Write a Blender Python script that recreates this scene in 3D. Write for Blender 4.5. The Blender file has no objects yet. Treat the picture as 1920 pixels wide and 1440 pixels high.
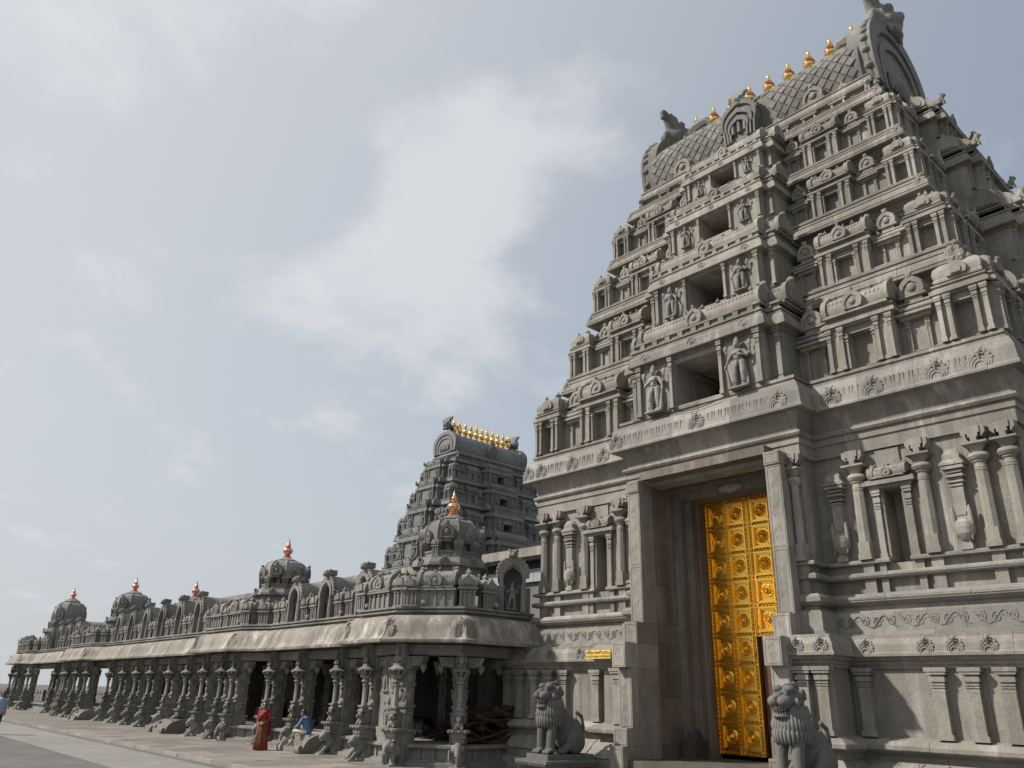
import bpy, bmesh, math, random
from math import sin, cos, pi, radians, sqrt, atan2
from mathutils import Vector, Matrix, noise as mnoise
random.seed(7)
SC = bpy.context.scene
COL = SC.collection

# ------------------------------------------------------------------ camera
CAM_F, CAM_PITCH, CAM_ROLL, CAM_YAW = 1482.0, radians(21.6), radians(1.6), radians(41.67)
def make_camera():
    fh = Vector((-cos(CAM_YAW), sin(CAM_YAW), 0)); up = Vector((0, 0, 1))
    fwd = fh * cos(CAM_PITCH) + up * sin(CAM_PITCH)
    u = -fh * sin(CAM_PITCH) + up * cos(CAM_PITCH)
    r = fwd.cross(u)
    r2 = r * cos(CAM_ROLL) + u * sin(CAM_ROLL)
    u2 = -r * sin(CAM_ROLL) + u * cos(CAM_ROLL)
    cd = bpy.data.cameras.new('camera'); co = bpy.data.objects.new('camera', cd); COL.objects.link(co)
    cd.sensor_width = 36; cd.lens = CAM_F / 1920 * 36
    cd.clip_start = 0.1; cd.clip_end = 6000
    m = Matrix((r2, u2, -fwd)).transposed().to_4x4(); m.translation = Vector((0, 0, 2.0))
    co.matrix_world = m
    SC.camera = co
make_camera()

# ------------------------------------------------------------------ world, sun, exposure
SUN_DIR = Vector((-0.86, -1.0, 1.16)).normalized()
SUN_EL = math.asin(SUN_DIR.z)
SUN_ROT = atan2(SUN_DIR.x, SUN_DIR.y)
def make_world():
    w = bpy.data.worlds.new('World'); SC.world = w; w.use_nodes = True
    nt = w.node_tree; nt.nodes.clear(); N = nt.nodes.new; L = nt.links.new
    out = N('ShaderNodeOutputWorld'); bg = N('ShaderNodeBackground'); L(bg.outputs[0], out.inputs[0])
    bg.inputs['Strength'].default_value = 0.10
    sky = N('ShaderNodeTexSky'); sky.sky_type = 'NISHITA'; sky.sun_disc = False
    sky.sun_elevation = SUN_EL; sky.sun_rotation = SUN_ROT
    sky.air_density = 1.0; sky.dust_density = 2.5; sky.ozone_density = 1.0; sky.altitude = 300
    tc = N('ShaderNodeTexCoord'); sep = N('ShaderNodeSeparateXYZ'); L(tc.outputs['Generated'], sep.inputs[0])
    def mth(op, a, b=None, c=None):
        n = N('ShaderNodeMath'); n.operation = op
        for i, v in enumerate((a, b, c)):
            if v is None: continue
            if isinstance(v, (int, float)): n.inputs[i].default_value = v
            else: L(v, n.inputs[i])
        return n.outputs[0]
    def mix(f, a, b):
        n = N('ShaderNodeMix'); n.data_type = 'RGBA'
        if isinstance(f, (int, float)): n.inputs[0].default_value = f
        else: L(f, n.inputs[0])
        for i, v in ((6, a), (7, b)):
            if isinstance(v, tuple): n.inputs[i].default_value = v
            else: L(v, n.inputs[i])
        return n.outputs[2]
    def ramp(v, a, b):
        n = N('ShaderNodeMapRange'); n.interpolation_type = 'SMOOTHSTEP'
        L(v, n.inputs[0]); n.inputs[1].default_value = a; n.inputs[2].default_value = b
        return n.outputs[0]
    z = mth('MAXIMUM', sep.outputs[2], 0.0)
    # thin haze veil over the whole sky, thicker towards the horizon
    hz = mth('POWER', mth('SUBTRACT', 1.0, z), 2.2)
    veil = mth('MULTIPLY_ADD', hz, 0.54, 0.36)
    c = mix(veil, sky.outputs[0], (4.5, 5.0, 5.55, 1))
    c = mix(mth('POWER', mth('SUBTRACT', 1.0, z), 7.0), c, (4.25, 4.38, 4.55, 1))
    # haze is brighter on the side of the sun
    sd = N('ShaderNodeVectorMath'); sd.operation = 'DOT_PRODUCT'; L(tc.outputs['Generated'], sd.inputs[0]); sd.inputs[1].default_value = tuple(SUN_DIR)
    c = mix(mth('MULTIPLY', ramp(sd.outputs['Value'], -.2, .85), .80), c, (5.9, 6.1, 6.35, 1))
    # cumulus layer: direction projected on a plane above
    cmb = N('ShaderNodeCombineXYZ'); dz = mth('ADD', z, 0.22)
    L(mth('DIVIDE', sep.outputs[0], dz), cmb.inputs[0]); L(mth('DIVIDE', sep.outputs[1], dz), cmb.inputs[1])
    nz = N('ShaderNodeTexNoise'); L(cmb.outputs[0], nz.inputs['Vector'])
    nz.inputs['Scale'].default_value = 2.6; nz.inputs['Detail'].default_value = 9; nz.inputs['Roughness'].default_value = 0.60
    nz.inputs['Distortion'].default_value = 0.15
    # individual clouds, by direction
    blobs = None
    for (d, s, k) in CLOUDS:
        vm = N('ShaderNodeVectorMath'); vm.operation = 'DOT_PRODUCT'; L(tc.outputs['Generated'], vm.inputs[0]); vm.inputs[1].default_value = d
        b = mth('MULTIPLY', ramp(vm.outputs['Value'], cos(radians(s * 1.15)), 1.0), k * .72)
        blobs = b if blobs is None else mth('ADD', blobs, b)
    dens = mth('ADD', mth('MULTIPLY_ADD', nz.outputs[0], 1.9, -.46), blobs)
    cl = ramp(dens, 0.52, 1.0)
    c = mix(mth('MULTIPLY', cl, 0.66), c, (6.7, 6.85, 7.0, 1))
    L(c, bg.inputs[0])
# directions of the clouds that stand in the photograph's part of the sky
def _dirs():
    fh = Vector((-cos(CAM_YAW), sin(CAM_YAW), 0)); up = Vector((0, 0, 1))
    fwd = fh * cos(CAM_PITCH) + up * sin(CAM_PITCH); u = -fh * sin(CAM_PITCH) + up * cos(CAM_PITCH); r = fwd.cross(u)
    out = []
    for az, el, s, k in ((-5.0, 36.5, 6.5, .34), (1.0, 38.5, 7, .32), (7.0, 41.0, 6, .20), (12.0, 45.0, 5, .16), (-11.0, 34.0, 5, .2), (-9.0, 25.5, 9, .28), (-15.0, 26.5, 7, .16), (-2.5, 23.5, 7, .2), (-6, 30.5, 6, .12), (-24, 47, 7, .26), (-31, 38, 8, .14), (-13, 44, 6, .08), (-33, 27, 7, .1), (-55, 30, 16, .15), (60, 40, 14, .15), (120, 35, 18, .15), (170, 45, 16, .15), (-110, 40, 16, .15)):
        a = radians(az); e = radians(el)
        h = fh * cos(a) + fh.cross(up) * sin(a)
        out.append((tuple(h * cos(e) + up * sin(e)), s, k))
    return out
CLOUDS = _dirs()
make_world()
sl = bpy.data.lights.new('sun', 'SUN'); so = bpy.data.objects.new('sun', sl); COL.objects.link(so)
sl.energy = 4.7; sl.angle = radians(2.0); sl.color = (1.0, 0.95, 0.87)
so.rotation_euler = SUN_DIR.to_track_quat('Z', 'Y').to_euler(); so.location = (-30, -30, 40)
SC.view_settings.view_transform = 'Standard'; SC.view_settings.look = 'None'
SC.view_settings.exposure = 0.2; SC.view_settings.gamma = 1.0; SC.view_settings.use_curve_mapping = False
SC.cycles.max_bounces = 6; SC.cycles.use_denoising = True

# ------------------------------------------------------------------ materials
def new_mat(name):
    m = bpy.data.materials.new(name); m.use_nodes = True
    return m, m.node_tree, m.node_tree.nodes['Principled BSDF']
def stone(name, c1, c2, scale=1.0, rough=0.85, bump=0.35, streak=0.0, speck=0.5, seed=0.0, lichen=0.0, objvar=0.20):
    """granite: large tonal patches, grain, dark speckle, optional pale lime streaks running down"""
    m, nt, b = new_mat(name); N = nt.nodes.new; L = nt.links.new
    geo = N('ShaderNodeNewGeometry'); mp = N('ShaderNodeMapping'); L(geo.outputs['Position'], mp.inputs[0]); mp.inputs['Location'].default_value = (seed, seed * 1.7, seed * .6)
    def nz(s, d=4, r=.55, v=None):
        n = N('ShaderNodeTexNoise'); n.inputs['Scale'].default_value = s; n.inputs['Detail'].default_value = d; n.inputs['Roughness'].default_value = r
        L(v or mp.outputs[0], n.inputs['Vector']); return n.outputs[0]
    def rmp(v, a, b_, to0=0, to1=1):
        n = N('ShaderNodeMapRange'); L(v, n.inputs[0])
        for i, q in ((1, a), (2, b_), (3, to0), (4, to1)): n.inputs[i].default_value = q
        return n.outputs[0]
    def mix(f, a, b_, mode='MIX'):
        n = N('ShaderNodeMix'); n.data_type = 'RGBA'; n.blend_type = mode
        if isinstance(f, (int, float)): n.inputs[0].default_value = f
        else: L(f, n.inputs[0])
        for i, v in ((6, a), (7, b_)):
            if isinstance(v, tuple): n.inputs[i].default_value = v + (1,)
            else: L(v, n.inputs[i])
        return n.outputs[2]
    c = mix(rmp(nz(0.55 * scale, 5, .6), .35, .68), c1, c2)
    c = mix(rmp(nz(2.7 * scale, 6, .65), .35, .75, 0, .65), c, tuple(x * .64 for x in c1))
    g = nz(38 * scale, 3, .7)
    c = mix(rmp(g, .46, .62, 0, speck), c, tuple(x * .5 for x in c1))
    c = mix(rmp(nz(60 * scale, 2, .6), .58, .70, 0, speck * .7), c, tuple(min(1, x * 1.55) for x in c2))
    oi = N('ShaderNodeObjectInfo'); hv = N('ShaderNodeHueSaturation'); L(c, hv.inputs['Color'])
    L(rmp(oi.outputs['Random'], 0, 1, 1 - objvar, 1 + objvar), hv.inputs['Value']); c = hv.outputs[0]
    # grey-white lime runs that follow gravity
    if streak > 0:
        m2 = N('ShaderNodeMapping'); L(geo.outputs['Position'], m2.inputs[0]); m2.inputs['Scale'].default_value = (1.9, 1.9, .16)
        n1 = nz(1.1, 5, .6, m2.outputs[0]); n2 = nz(3.5, 3, .6, m2.outputs[0])
        ad = N('ShaderNodeMath'); ad.operation = 'MULTIPLY'; L(rmp(n1, .50, .72), ad.inputs[0]); L(rmp(n2, .35, .65), ad.inputs[1])
        ad2 = N('ShaderNodeMath'); ad2.operation = 'MULTIPLY'; L(ad.outputs[0], ad2.inputs[0]); ad2.inputs[1].default_value = streak
        c = mix(ad2.outputs[0], c, (.56, .53, .49))
        m3 = N('ShaderNodeMapping'); L(geo.outputs['Position'], m3.inputs[0]); m3.inputs['Scale'].default_value = (1.3, 1.3, .2); m3.inputs['Location'].default_value = (4, 9, 2)
        ad3 = N('ShaderNodeMath'); ad3.operation = 'MULTIPLY'; L(rmp(nz(1.3, 5, .65, m3.outputs[0]), .48, .74), ad3.inputs[0]); ad3.inputs[1].default_value = min(1, streak * .9)
        c = mix(ad3.outputs[0], c, tuple(x * .45 for x in c1))
    if lichen > 0:
        c = mix(rmp(nz(1.4, 6, .7), .52, .72, 0, lichen), c, (.09, .095, .09))
    L(c, b.inputs['Base Color'])
    b.inputs['Roughness'].default_value = rough; b.inputs['Specular IOR Level'].default_value = .25
    bp = N('ShaderNodeBump'); bp.inputs['Strength'].default_value = bump; bp.inputs['Distance'].default_value = .02
    hs = N('ShaderNodeMath'); hs.operation = 'MULTIPLY_ADD'; L(nz(9 * scale, 6, .7), hs.inputs[0]); hs.inputs[1].default_value = 1.3; L(g, hs.inputs[2])
    L(hs.outputs[0], bp.inputs['Height']); L(bp.outputs[0], b.inputs['Normal'])
    return m
def plain(name, col, rough=.6, metal=0.0, nscale=8, var=.35, bump=.1):
    m, nt, b = new_mat(name); N = nt.nodes.new; L = nt.links.new
    geo = N('ShaderNodeTexCoord'); n = N('ShaderNodeTexNoise'); n.inputs['Scale'].default_value = nscale; n.inputs['Detail'].default_value = 5; L(geo.outputs['Object'], n.inputs['Vector'])
    mx = N('ShaderNodeMix'); mx.data_type = 'RGBA'; mr = N('ShaderNodeMapRange'); L(n.outputs[0], mr.inputs[0]); mr.inputs[1].default_value = .35; mr.inputs[2].default_value = .7; L(mr.outputs[0], mx.inputs[0])
    mx.inputs[6].default_value = tuple(col) + (1,); mx.inputs[7].default_value = tuple(x * (1 - var) for x in col) + (1,)
    L(mx.outputs[2], b.inputs['Base Color']); b.inputs['Roughness'].default_value = rough; b.inputs['Metallic'].default_value = metal
    bp = N('ShaderNodeBump'); bp.inputs['Strength'].default_value = bump; bp.inputs['Distance'].default_value = .01; L(n.outputs[0], bp.inputs['Height']); L(bp.outputs[0], b.inputs['Normal'])
    return m
M = {}
M['granite'] = stone('granite_warm', (.238, .220, .190), (.328, .304, .264), streak=.6, lichen=.22)
M['granite_fine'] = stone('granite_carved', (.235, .223, .20), (.315, .30, .27), streak=.35, lichen=.15, seed=5)
M['granite_dark_shade'] = stone('granite_painted_shade', (.085, .077, .066), (.13, .118, .10), streak=.15, seed=9)  # granite darkened to paint interior shade on back wall and inner piers
M['granite_grey'] = stone('granite_grey', (.192, .184, .167), (.275, .263, .24), streak=.3, lichen=.35, seed=13)
M['granite_eave'] = stone('granite_eave', (.225, .205, .172), (.31, .285, .243), streak=1.0, seed=17, objvar=.16)
M['granite_lion'] = stone('granite_lion', (.13, .127, .12), (.18, .175, .165), speck=.4, seed=21, bump=.2)
M['granite_far'] = stone('granite_far', (.18, .18, .172), (.255, .253, .243), scale=.6, lichen=.35, seed=25)
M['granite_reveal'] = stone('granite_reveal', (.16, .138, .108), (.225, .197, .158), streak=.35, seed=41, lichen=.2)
M['roof_stone'] = stone('roof_stone', (.185, .178, .163), (.25, .24, .222), streak=.25, seed=29)
M['paving'] = stone('paving_grey', (.115, .107, .098), (.17, .16, .146), scale=.5, seed=31, bump=.25, lichen=.2)
M['pale_paving'] = stone('pale_paving', (.25, .235, .21), (.30, .285, .26), scale=.5, seed=35, bump=.2)
M['pavement'] = stone('pavement_slab', (.20, .18, .155), (.27, .245, .215), scale=.5, seed=39, bump=.2, streak=0)
M['gold'] = plain('gilded_metal', (1.0, .60, .10), .24, 1.0, 12, .16, .2)
M['gold_bright'] = plain('polished_gold', (1.0, .66, .20), .18, 1.0, 9, .15, .05)
M['copper'] = plain('polished_copper', (.88, .38, .30), .22, 1.0, 9, .2, .05)
M['maroon'] = plain('maroon_band', (.30, .06, .02), .3, .6, 9, .2, .05)
M['wood'] = plain('red_brown_wood', (.12, .045, .02), .5, 0, 6, .4, .2)
M['board'] = plain('brown_board', (.17, .075, .028), .6, 0, 3, .4, .1)
M['firewood'] = plain('firewood', (.07, .036, .025), .85, 0, 5, .6, .5)
M['dark'] = plain('painted_mouth_shade', (.03, .028, .026), .9, 0, 4, .3, .1)
M['iron'] = plain('black_iron', (.02, .02, .022), .5, .4, 9, .3, .1)
M['steel'] = plain('white_steel_sheet', (.30, .315, .34), .5, .1, 3, .08, .05)
M['sign'] = plain('yellow_sign', (.72, .48, .10), .45, 0, 4, .08, .02)
M['ink'] = plain('dark_lettering', (.03, .02, .015), .5, 0, 4, .1, .0)
M['skin'] = plain('skin', (.22, .11, .065), .55, 0, 9, .12, .02)
M['hair'] = plain('black_hair', (.012, .010, .010), .45, 0, 30, .4, .3)
M['white_paint'] = plain('pale_housing', (.30, .30, .29), .5, 0, 9, .15, .02)
M['glass'] = plain('lamp_glass', (.10, .11, .12), .1, 0, 9, .1, 0)

# ------------------------------------------------------------------ helpers
def link(o, parent=None):
    COL.objects.link(o)
    if parent is not None: o.parent = parent
    return o
def inst(name, mesh, parent=None, loc=(0, 0, 0), scale=(1, 1, 1), rz=0.0, rot=None):
    o = bpy.data.objects.new(name, mesh); link(o, parent)
    o.location = loc; o.scale = (scale,) * 3 if isinstance(scale, (int, float)) else scale
    o.rotation_euler = rot if rot else (0, 0, rz)
    return o
def thing(name, label, cat, loc=(0, 0, 0), rz=0.0, group=None):
    o = bpy.data.objects.new(name, None); link(o); o.location = loc; o.rotation_euler = (0, 0, rz)
    o.empty_display_size = .3
    return tag(o, label, cat, group)
def tag(o, label, cat, group=None):
    o['label'] = label; o['category'] = cat
    if group: o['group'] = group
    return o

class MB:
    def __init__(self): self.v = []; self.f = []
    def add(self, vs, fs):
        k = len(self.v); self.v += [tuple(p) for p in vs]; self.f += [tuple(i + k for i in q) for q in fs]
        return self
    def box(self, x0, x1, y0, y1, z0, z1):
        return self.add([(x0, y0, z0), (x1, y0, z0), (x1, y1, z0), (x0, y1, z0), (x0, y0, z1), (x1, y0, z1), (x1, y1, z1), (x0, y1, z1)],
                        [(0, 3, 2, 1), (4, 5, 6, 7), (0, 1, 5, 4), (1, 2, 6, 5), (2, 3, 7, 6), (3, 0, 4, 7)])
    def frus(self, w0, d0, w1, d1, z0, z1, cx=0, cy=0):
        a, b, c, d = w0 / 2, d0 / 2, w1 / 2, d1 / 2
        return self.add([(cx - a, cy - b, z0), (cx + a, cy - b, z0), (cx + a, cy + b, z0), (cx - a, cy + b, z0), (cx - c, cy - d, z1), (cx + c, cy - d, z1), (cx + c, cy + d, z1), (cx - c, cy + d, z1)],
                        [(0, 3, 2, 1), (4, 5, 6, 7), (0, 1, 5, 4), (1, 2, 6, 5), (2, 3, 7, 6), (3, 0, 4, 7)])
    def lathe(self, prof, n=12, c=(0, 0, 0), a0=0.0, sx=1, sy=1):
        vs = []; fs = []; k = len(prof)
        for i in range(n):
            a = a0 + 2 * pi * i / n
            for r, z in prof: vs.append((c[0] + r * cos(a) * sx, c[1] + r * sin(a) * sy, c[2] + z))
        for i in range(n):
            j = (i + 1) % n
            for q in range(k - 1): fs.append((i * k + q, j * k + q, j * k + q + 1, i * k + q + 1))
        if prof[0][0] > 1e-6: fs.append(tuple(i * k for i in range(n))[::-1])
        if prof[-1][0] > 1e-6: fs.append(tuple(i * k + k - 1 for i in range(n)))
        return self.add(vs, fs)
    def sq(self, prof, c=(0, 0, 0), sx=1, sy=1):
        """square lathe; prof radii are half-widths"""
        return self.lathe([(r * sqrt(2), z) for r, z in prof], 4, c, pi / 4, sx, sy)
    def prism_y(self, poly, y0, y1):
        """polygon (x,z) counter-clockwise seen from -y, extruded along y"""
        n = len(poly)
        vs = [(x, y0, z) for x, z in poly] + [(x, y1, z) for x, z in poly]
        fs = [tuple(range(n)), tuple(range(2 * n - 1, n - 1, -1))] + [((i + 1) % n, i, i + n, (i + 1) % n + n) for i in range(n)]
        return self.add(vs, fs)
    def ring_y(self, outer, inner, y0, y1):
        n = len(outer); vs = []
        for y in (y0, y1):
            vs += [(x, y, z) for x, z in outer] + [(x, y, z) for x, z in inner]
        fs = []
        for i in range(n - 1):
            j = i + 1
            fs += [(i, j, n + j, n + i), (2 * n + i, 3 * n + i, 3 * n + j, 2 * n + j), (j, i, 2 * n + i, 2 * n + j), (n + i, n + j, 3 * n + j, 3 * n + i)]
        fs += [(0, n, 3 * n, 2 * n), (n - 1, 3 * n - 1, 4 * n - 1, 2 * n - 1)]
        return self.add(vs, fs)
    def tube(self, pts, r, n=6, r1=None):
        pts = [Vector(p) for p in pts]; m = len(pts); vs = []; fs = []
        for i, p in enumerate(pts):
            t = (pts[min(i + 1, m - 1)] - pts[max(i - 1, 0)]).normalized()
            a = Vector((0, 0, 1)) if abs(t.z) < .9 else Vector((0, 1, 0))
            u = t.cross(a).normalized(); w = t.cross(u)
            rr = r[i] if isinstance(r, (list, tuple)) else (r if r1 is None else r + (r1 - r) * i / (m - 1))
            for k in range(n): vs.append(p + u * rr * cos(2 * pi * k / n) + w * rr * sin(2 * pi * k / n))
        for i in range(m - 1):
            for k in range(n): fs.append((i * n + k, i * n + (k + 1) % n, (i + 1) * n + (k + 1) % n, (i + 1) * n + k))
        fs += [tuple(range(n))[::-1], tuple((m - 1) * n + k for k in range(n))]
        return self.add(vs, fs)
    def ball(self, c, r, n=8, m=6, sx=1, sy=1, sz=1):
        prof = [(r * sin(pi * i / m), -r * cos(pi * i / m) * sz) for i in range(m + 1)]
        prof[0] = (0.0, prof[0][1]); prof[-1] = (0.0, prof[-1][1])
        return self.lathe(prof, n, c, 0, sx, sy)
    def sweep(self, path, prof, closed=False):
        """cross-section prof [(offset, z)] (closed polygon) along plan path with mitred corners; outward = right of travel"""
        n = len(path); k = len(prof); off = mitres(path, closed)
        vs = [(path[i][0] + off[i][0] * o, path[i][1] + off[i][1] * o, z) for i in range(n) for o, z in prof]
        fs = []
        for i in range(n if closed else n - 1):
            j = (i + 1) % n
            for q in range(k):
                q2 = (q + 1) % k
                fs.append((i * k + q, j * k + q, j * k + q2, i * k + q2))
        if not closed: fs += [tuple(range(k))[::-1], tuple((n - 1) * k + q for q in range(k))]
        return self.add(vs, fs)
    def solid(self, plan, prof):
        """stack of outlines of a closed counter-clockwise plan; capped top and bottom"""
        n = len(plan); k = len(prof); off = mitres(plan, True)
        vs = [(plan[i][0] + off[i][0] * o, plan[i][1] + off[i][1] * o, z) for o, z in prof for i in range(n)]
        fs = [tuple(range(n))[::-1], tuple((k - 1) * n + i for i in range(n))]
        for q in range(k - 1):
            for i in range(n): fs.append((q * n + i, q * n + (i + 1) % n, (q + 1) * n + (i + 1) % n, (q + 1) * n + i))
        return self.add(vs, fs)
    def xf(self, m, start=0):
        self.v = self.v[:start] + [tuple(m @ Vector(p)) for p in self.v[start:]]; return self
    def mesh(self, name, mat, smooth=False, fix=True):
        me = bpy.data.meshes.new(name); me.from_pydata(self.v, [], self.f); me.validate()
        if fix:
            bm = bmesh.new(); bm.from_mesh(me); bmesh.ops.recalc_face_normals(bm, faces=bm.faces); bm.to_mesh(me); bm.free()
        mats = mat if isinstance(mat, (list, tuple)) else [mat]
        for x in mats: me.materials.append(x)
        if smooth:
            me.polygons.foreach_set('use_smooth', [True] * len(me.polygons))
            if smooth != 'all': me.set_sharp_from_angle(angle=radians(40))
        me.update(); return me
    def obj(self, name, mat, parent=None, loc=(0, 0, 0), rz=0, smooth=False):
        return inst(name, self.mesh(name, mat, smooth), parent, loc, 1, rz)
def mitres(path, closed):
    n = len(path); E = []
    for i in range(n if closed else n - 1):
        a, b = path[i], path[(i + 1) % n]; dx, dy = b[0] - a[0], b[1] - a[1]; l = sqrt(dx * dx + dy * dy)
        E.append((dy / l, -dx / l))
    out = []
    for i in range(n):
        if closed: a, b = E[i - 1], E[i]
        else: a, b = E[max(i - 1, 0)], E[min(i, n - 2)]
        k = 1 + a[0] * b[0] + a[1] * b[1]
        out.append(((a[0] + b[0]) / k, (a[1] + b[1]) / k))
    return out
def inner(prof, o=-.6):
    """close an outer profile towards the inside"""
    return prof + [(o, prof[-1][1]), (o, prof[0][1])]
def stones_along(name, path, prof, mat, parent, L=1.4, gap=.006, smooth=False, jitter=.004):
    """the same sweep cut into separate stones of about length L with open joints"""
    off = mitres(path, False); n = len(path)
    for i in range(n - 1):
        a, b = path[i], path[i + 1]; dx, dy = b[0] - a[0], b[1] - a[1]; l = sqrt(dx * dx + dy * dy)
        k = max(1, round(l / L)); nrm = (dy / l, -dx / l); t = (dx / l, dy / l)
        cuts = [0.0] + [l * (j + random.uniform(-.12, .12)) / k for j in range(1, k)] + [l]
        for j in range(k):
            mb = MB(); jt = random.uniform(-jitter, jitter)
            ends = []
            for q, s in ((j, 1), (j + 1, -1)):
                if q == 0: o = off[i]; g = 0
                elif q == k: o = off[i + 1]; g = 0
                else: o = nrm; g = gap / 2 * s
                p = (a[0] + t[0] * (cuts[q] + g), a[1] + t[1] * (cuts[q] + g)); ends.append((p, o))
            kk = len(prof)
            vs = [(p[0] + o[0] * (w + jt), p[1] + o[1] * (w + jt), z) for p, o in ends for w, z in prof]
            fs = [(q, kk + q, kk + (q + 1) % kk, (q + 1) % kk) for q in range(kk)] + [tuple(range(kk))[::-1], tuple(kk + q for q in range(kk))]
            mb.add(vs, fs); mb.obj(name, mat, parent, smooth=smooth)

# ------------------------------------------------------------------ sculpting: overlapping balls and tapered limbs fused into one skin
def sculpt(name, prims, mat, voxel=.02, smooth=6, ratio=None):
    mb = MB()
    for p in prims:
        if p[0] == 'b':      # ball: centre, radii, euler
            _, c, r, *e = p; r = (r,) * 3 if isinstance(r, (int, float)) else r
            s = len(mb.v); mb.ball((0, 0, 0), 1, 14, 9)
            m = Matrix.Translation(Vector(c)) @ (Matrix.Identity(4) if not e else (Matrix.Rotation(e[0][2], 4, 'Z') @ Matrix.Rotation(e[0][1], 4, 'Y') @ Matrix.Rotation(e[0][0], 4, 'X'))) @ Matrix.Diagonal((r[0], r[1], r[2], 1))
            mb.xf(m, s)
        elif p[0] == 'l':    # limb through points with radii
            _, pts, rs = p
            mb.tube(pts, list(rs), 10)
            for q, rr in zip(pts, rs): mb.ball(q, rr, 10, 7)
        elif p[0] == 'x':    # box centre, half sizes, rz
            _, c, h, *e = p; s = len(mb.v); mb.box(-h[0], h[0], -h[1], h[1], -h[2], h[2])
            mb.xf(Matrix.Translation(Vector(c)) @ Matrix.Rotation(e[0] if e else 0, 4, 'Z'), s)
    me = mb.mesh(name + '_raw', mat)
    o = bpy.data.objects.new(name + '_raw', me); COL.objects.link(o)
    r = o.modifiers.new('r', 'REMESH'); r.mode = 'VOXEL'; r.voxel_size = voxel
    if smooth:
        s = o.modifiers.new('s', 'SMOOTH'); s.iterations = smooth; s.factor = .5
    if ratio:
        d = o.modifiers.new('d', 'DECIMATE'); d.ratio = ratio
    dg = bpy.context.evaluated_depsgraph_get()
    out = bpy.data.meshes.new_from_object(o.evaluated_get(dg)); out.name = name
    bpy.data.objects.remove(o); bpy.data.meshes.remove(me)
    out.materials.clear(); out.materials.append(mat)
    out.polygons.foreach_set('use_smooth', [True] * len(out.polygons)); out.update()
    return out

# ------------------------------------------------------------------ shared carved pieces (unit sized meshes)
def pilaster_mesh(mat):
    """wall pilaster 1 wide, 1 deep (front at y=-1), 1 high: stepped foot, shaft, ringed capital, bracket"""
    mb = MB(); S = [(0, .05, .66), (.05, .075, .60), (.075, .60, .40)]
    S = [(.0, .075, .50), (.075, .085, .44), (.085, .655, .39), (.655, .70, .41), (.715, .735, .44), (.75, .775, .44), (.80, .87, .50), (.90, .93, .60), (.94, 1.0, .68)]
    for z0, z1, w in S: mb.box(-w, w, -.5 - w, 0, z0, z1)
    mb.box(-.36, .36, -.8, 0, .6, .98)
    return mb.mesh('pilaster', mat)
def column_mesh(mat):
    """engaged round-capital column 1 wide, 1 high, front at y=-1"""
    mb = MB()
    mb.box(-.46, .46, -.95, 0, 0, .055); mb.box(-.40, .40, -.9, 0, .055, .17)
    mb.lathe([(.43, .17), (.40, .70)], 8, (0, -.45, 0), pi / 8)
    mb.lathe([(.40, .70), (.43, .705), (.40, .715), (.43, .73), (.37, .74), (.34, .77), (.46, .785), (.40, .80)], 12, (0, -.45, 0))
    mb.lathe([(.38, .795), (.58, .81), (.68, .835), (.58, .865), (.42, .872)], 16, (0, -.45, 0))
    mb.lathe([(.42, .87), (.50, .89), (.72, .93), (.86, .945)], 4, (0, -.45, 0), pi / 4)
    mb.box(-.80, .80, -1.25, 0, .945, .965)
    me = mb.mesh('column', mat, True); return me
def bracket_mesh(mat):
    """stepped corbel under the beam, unit width/height"""
    mb = MB()
    for (x, z0, z1) in ((.5, .55, 1.0), (.36, .3, .7), (.22, .0, .45)): mb.box(-x, x, -1, 0, z0, z1)
    for s in (-1, 1):
        mb.add([(s * .52, -.9, .25), (s * .85, -.9, .55), (s * .85, -.9, .95), (s * .52, -.9, .95), (s * .52, 0, .25), (s * .85, 0, .55), (s * .85, 0, .95), (s * .52, 0, .95)],
               [(0, 1, 2, 3), (7, 6, 5, 4), (0, 4, 5, 1), (1, 5, 6, 2), (2, 6, 7, 3), (3, 7, 4, 0)])
    return mb.mesh('bracket', mat)
def arch_outline(w, h, n=14, neck=.82, tip=.10):
    """horseshoe arch outline from left foot over the apex to the right foot; half width w, total height h"""
    pts = [(-w * neck, 0)]
    a0 = -28
    r = w; cz = h - tip * h - r if h - tip * h > r * 1.15 else h * .45
    rz = (h * (1 - tip) - cz)
    for i in range(n + 1):
        a = radians(180 - a0 + (a0 * 2 - 180) * i / n + 0) if False else radians(208 - 236 * i / n)
        x = w * cos(a); z = cz + rz * sin(a)
        z += tip * h * max(0, 1 - abs(x) / (w * .35)) ** 1.5
        pts.append((x, max(z, 0.0)))
    pts.append((w * neck, 0))
    return pts
def kuta_roof_mesh(mat):
    """square bell roof with a horseshoe dormer on each side and a pot finial; footprint 1x1, height about 1"""
    mb = MB()
    mb.sq([(.40, 0), (.40, .06), (.52, .06), (.53, .12), (.50, .16), (.53, .30), (.50, .45), (.38, .58), (.22, .66), (.12, .68), (.12, .72), (.0, .72)])
    for k in range(4):
        s = len(mb.v); ol = arch_outline(.24, .40, 8)
        mb.prism_y(ol, -.58, -.40); mb.ball((0, -.56, .43), .06, 6, 4)
        ol2 = arch_outline(.13, .24, 8); mb.prism_y([(x, z + .03) for x, z in ol2], -.61, -.57)
        mb.xf(Matrix.Translation((0, 0, .14)), s); mb.xf(Matrix.Rotation(k * pi / 2, 4, 'Z'), s)
    mb.lathe([(.10, .70), (.12, .74), (.05, .77), (.10, .82), (.11, .87), (.05, .92), (.02, 1.0), (0, 1.04)], 8)
    return mb.mesh('bell_roof', mat, True)
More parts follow.
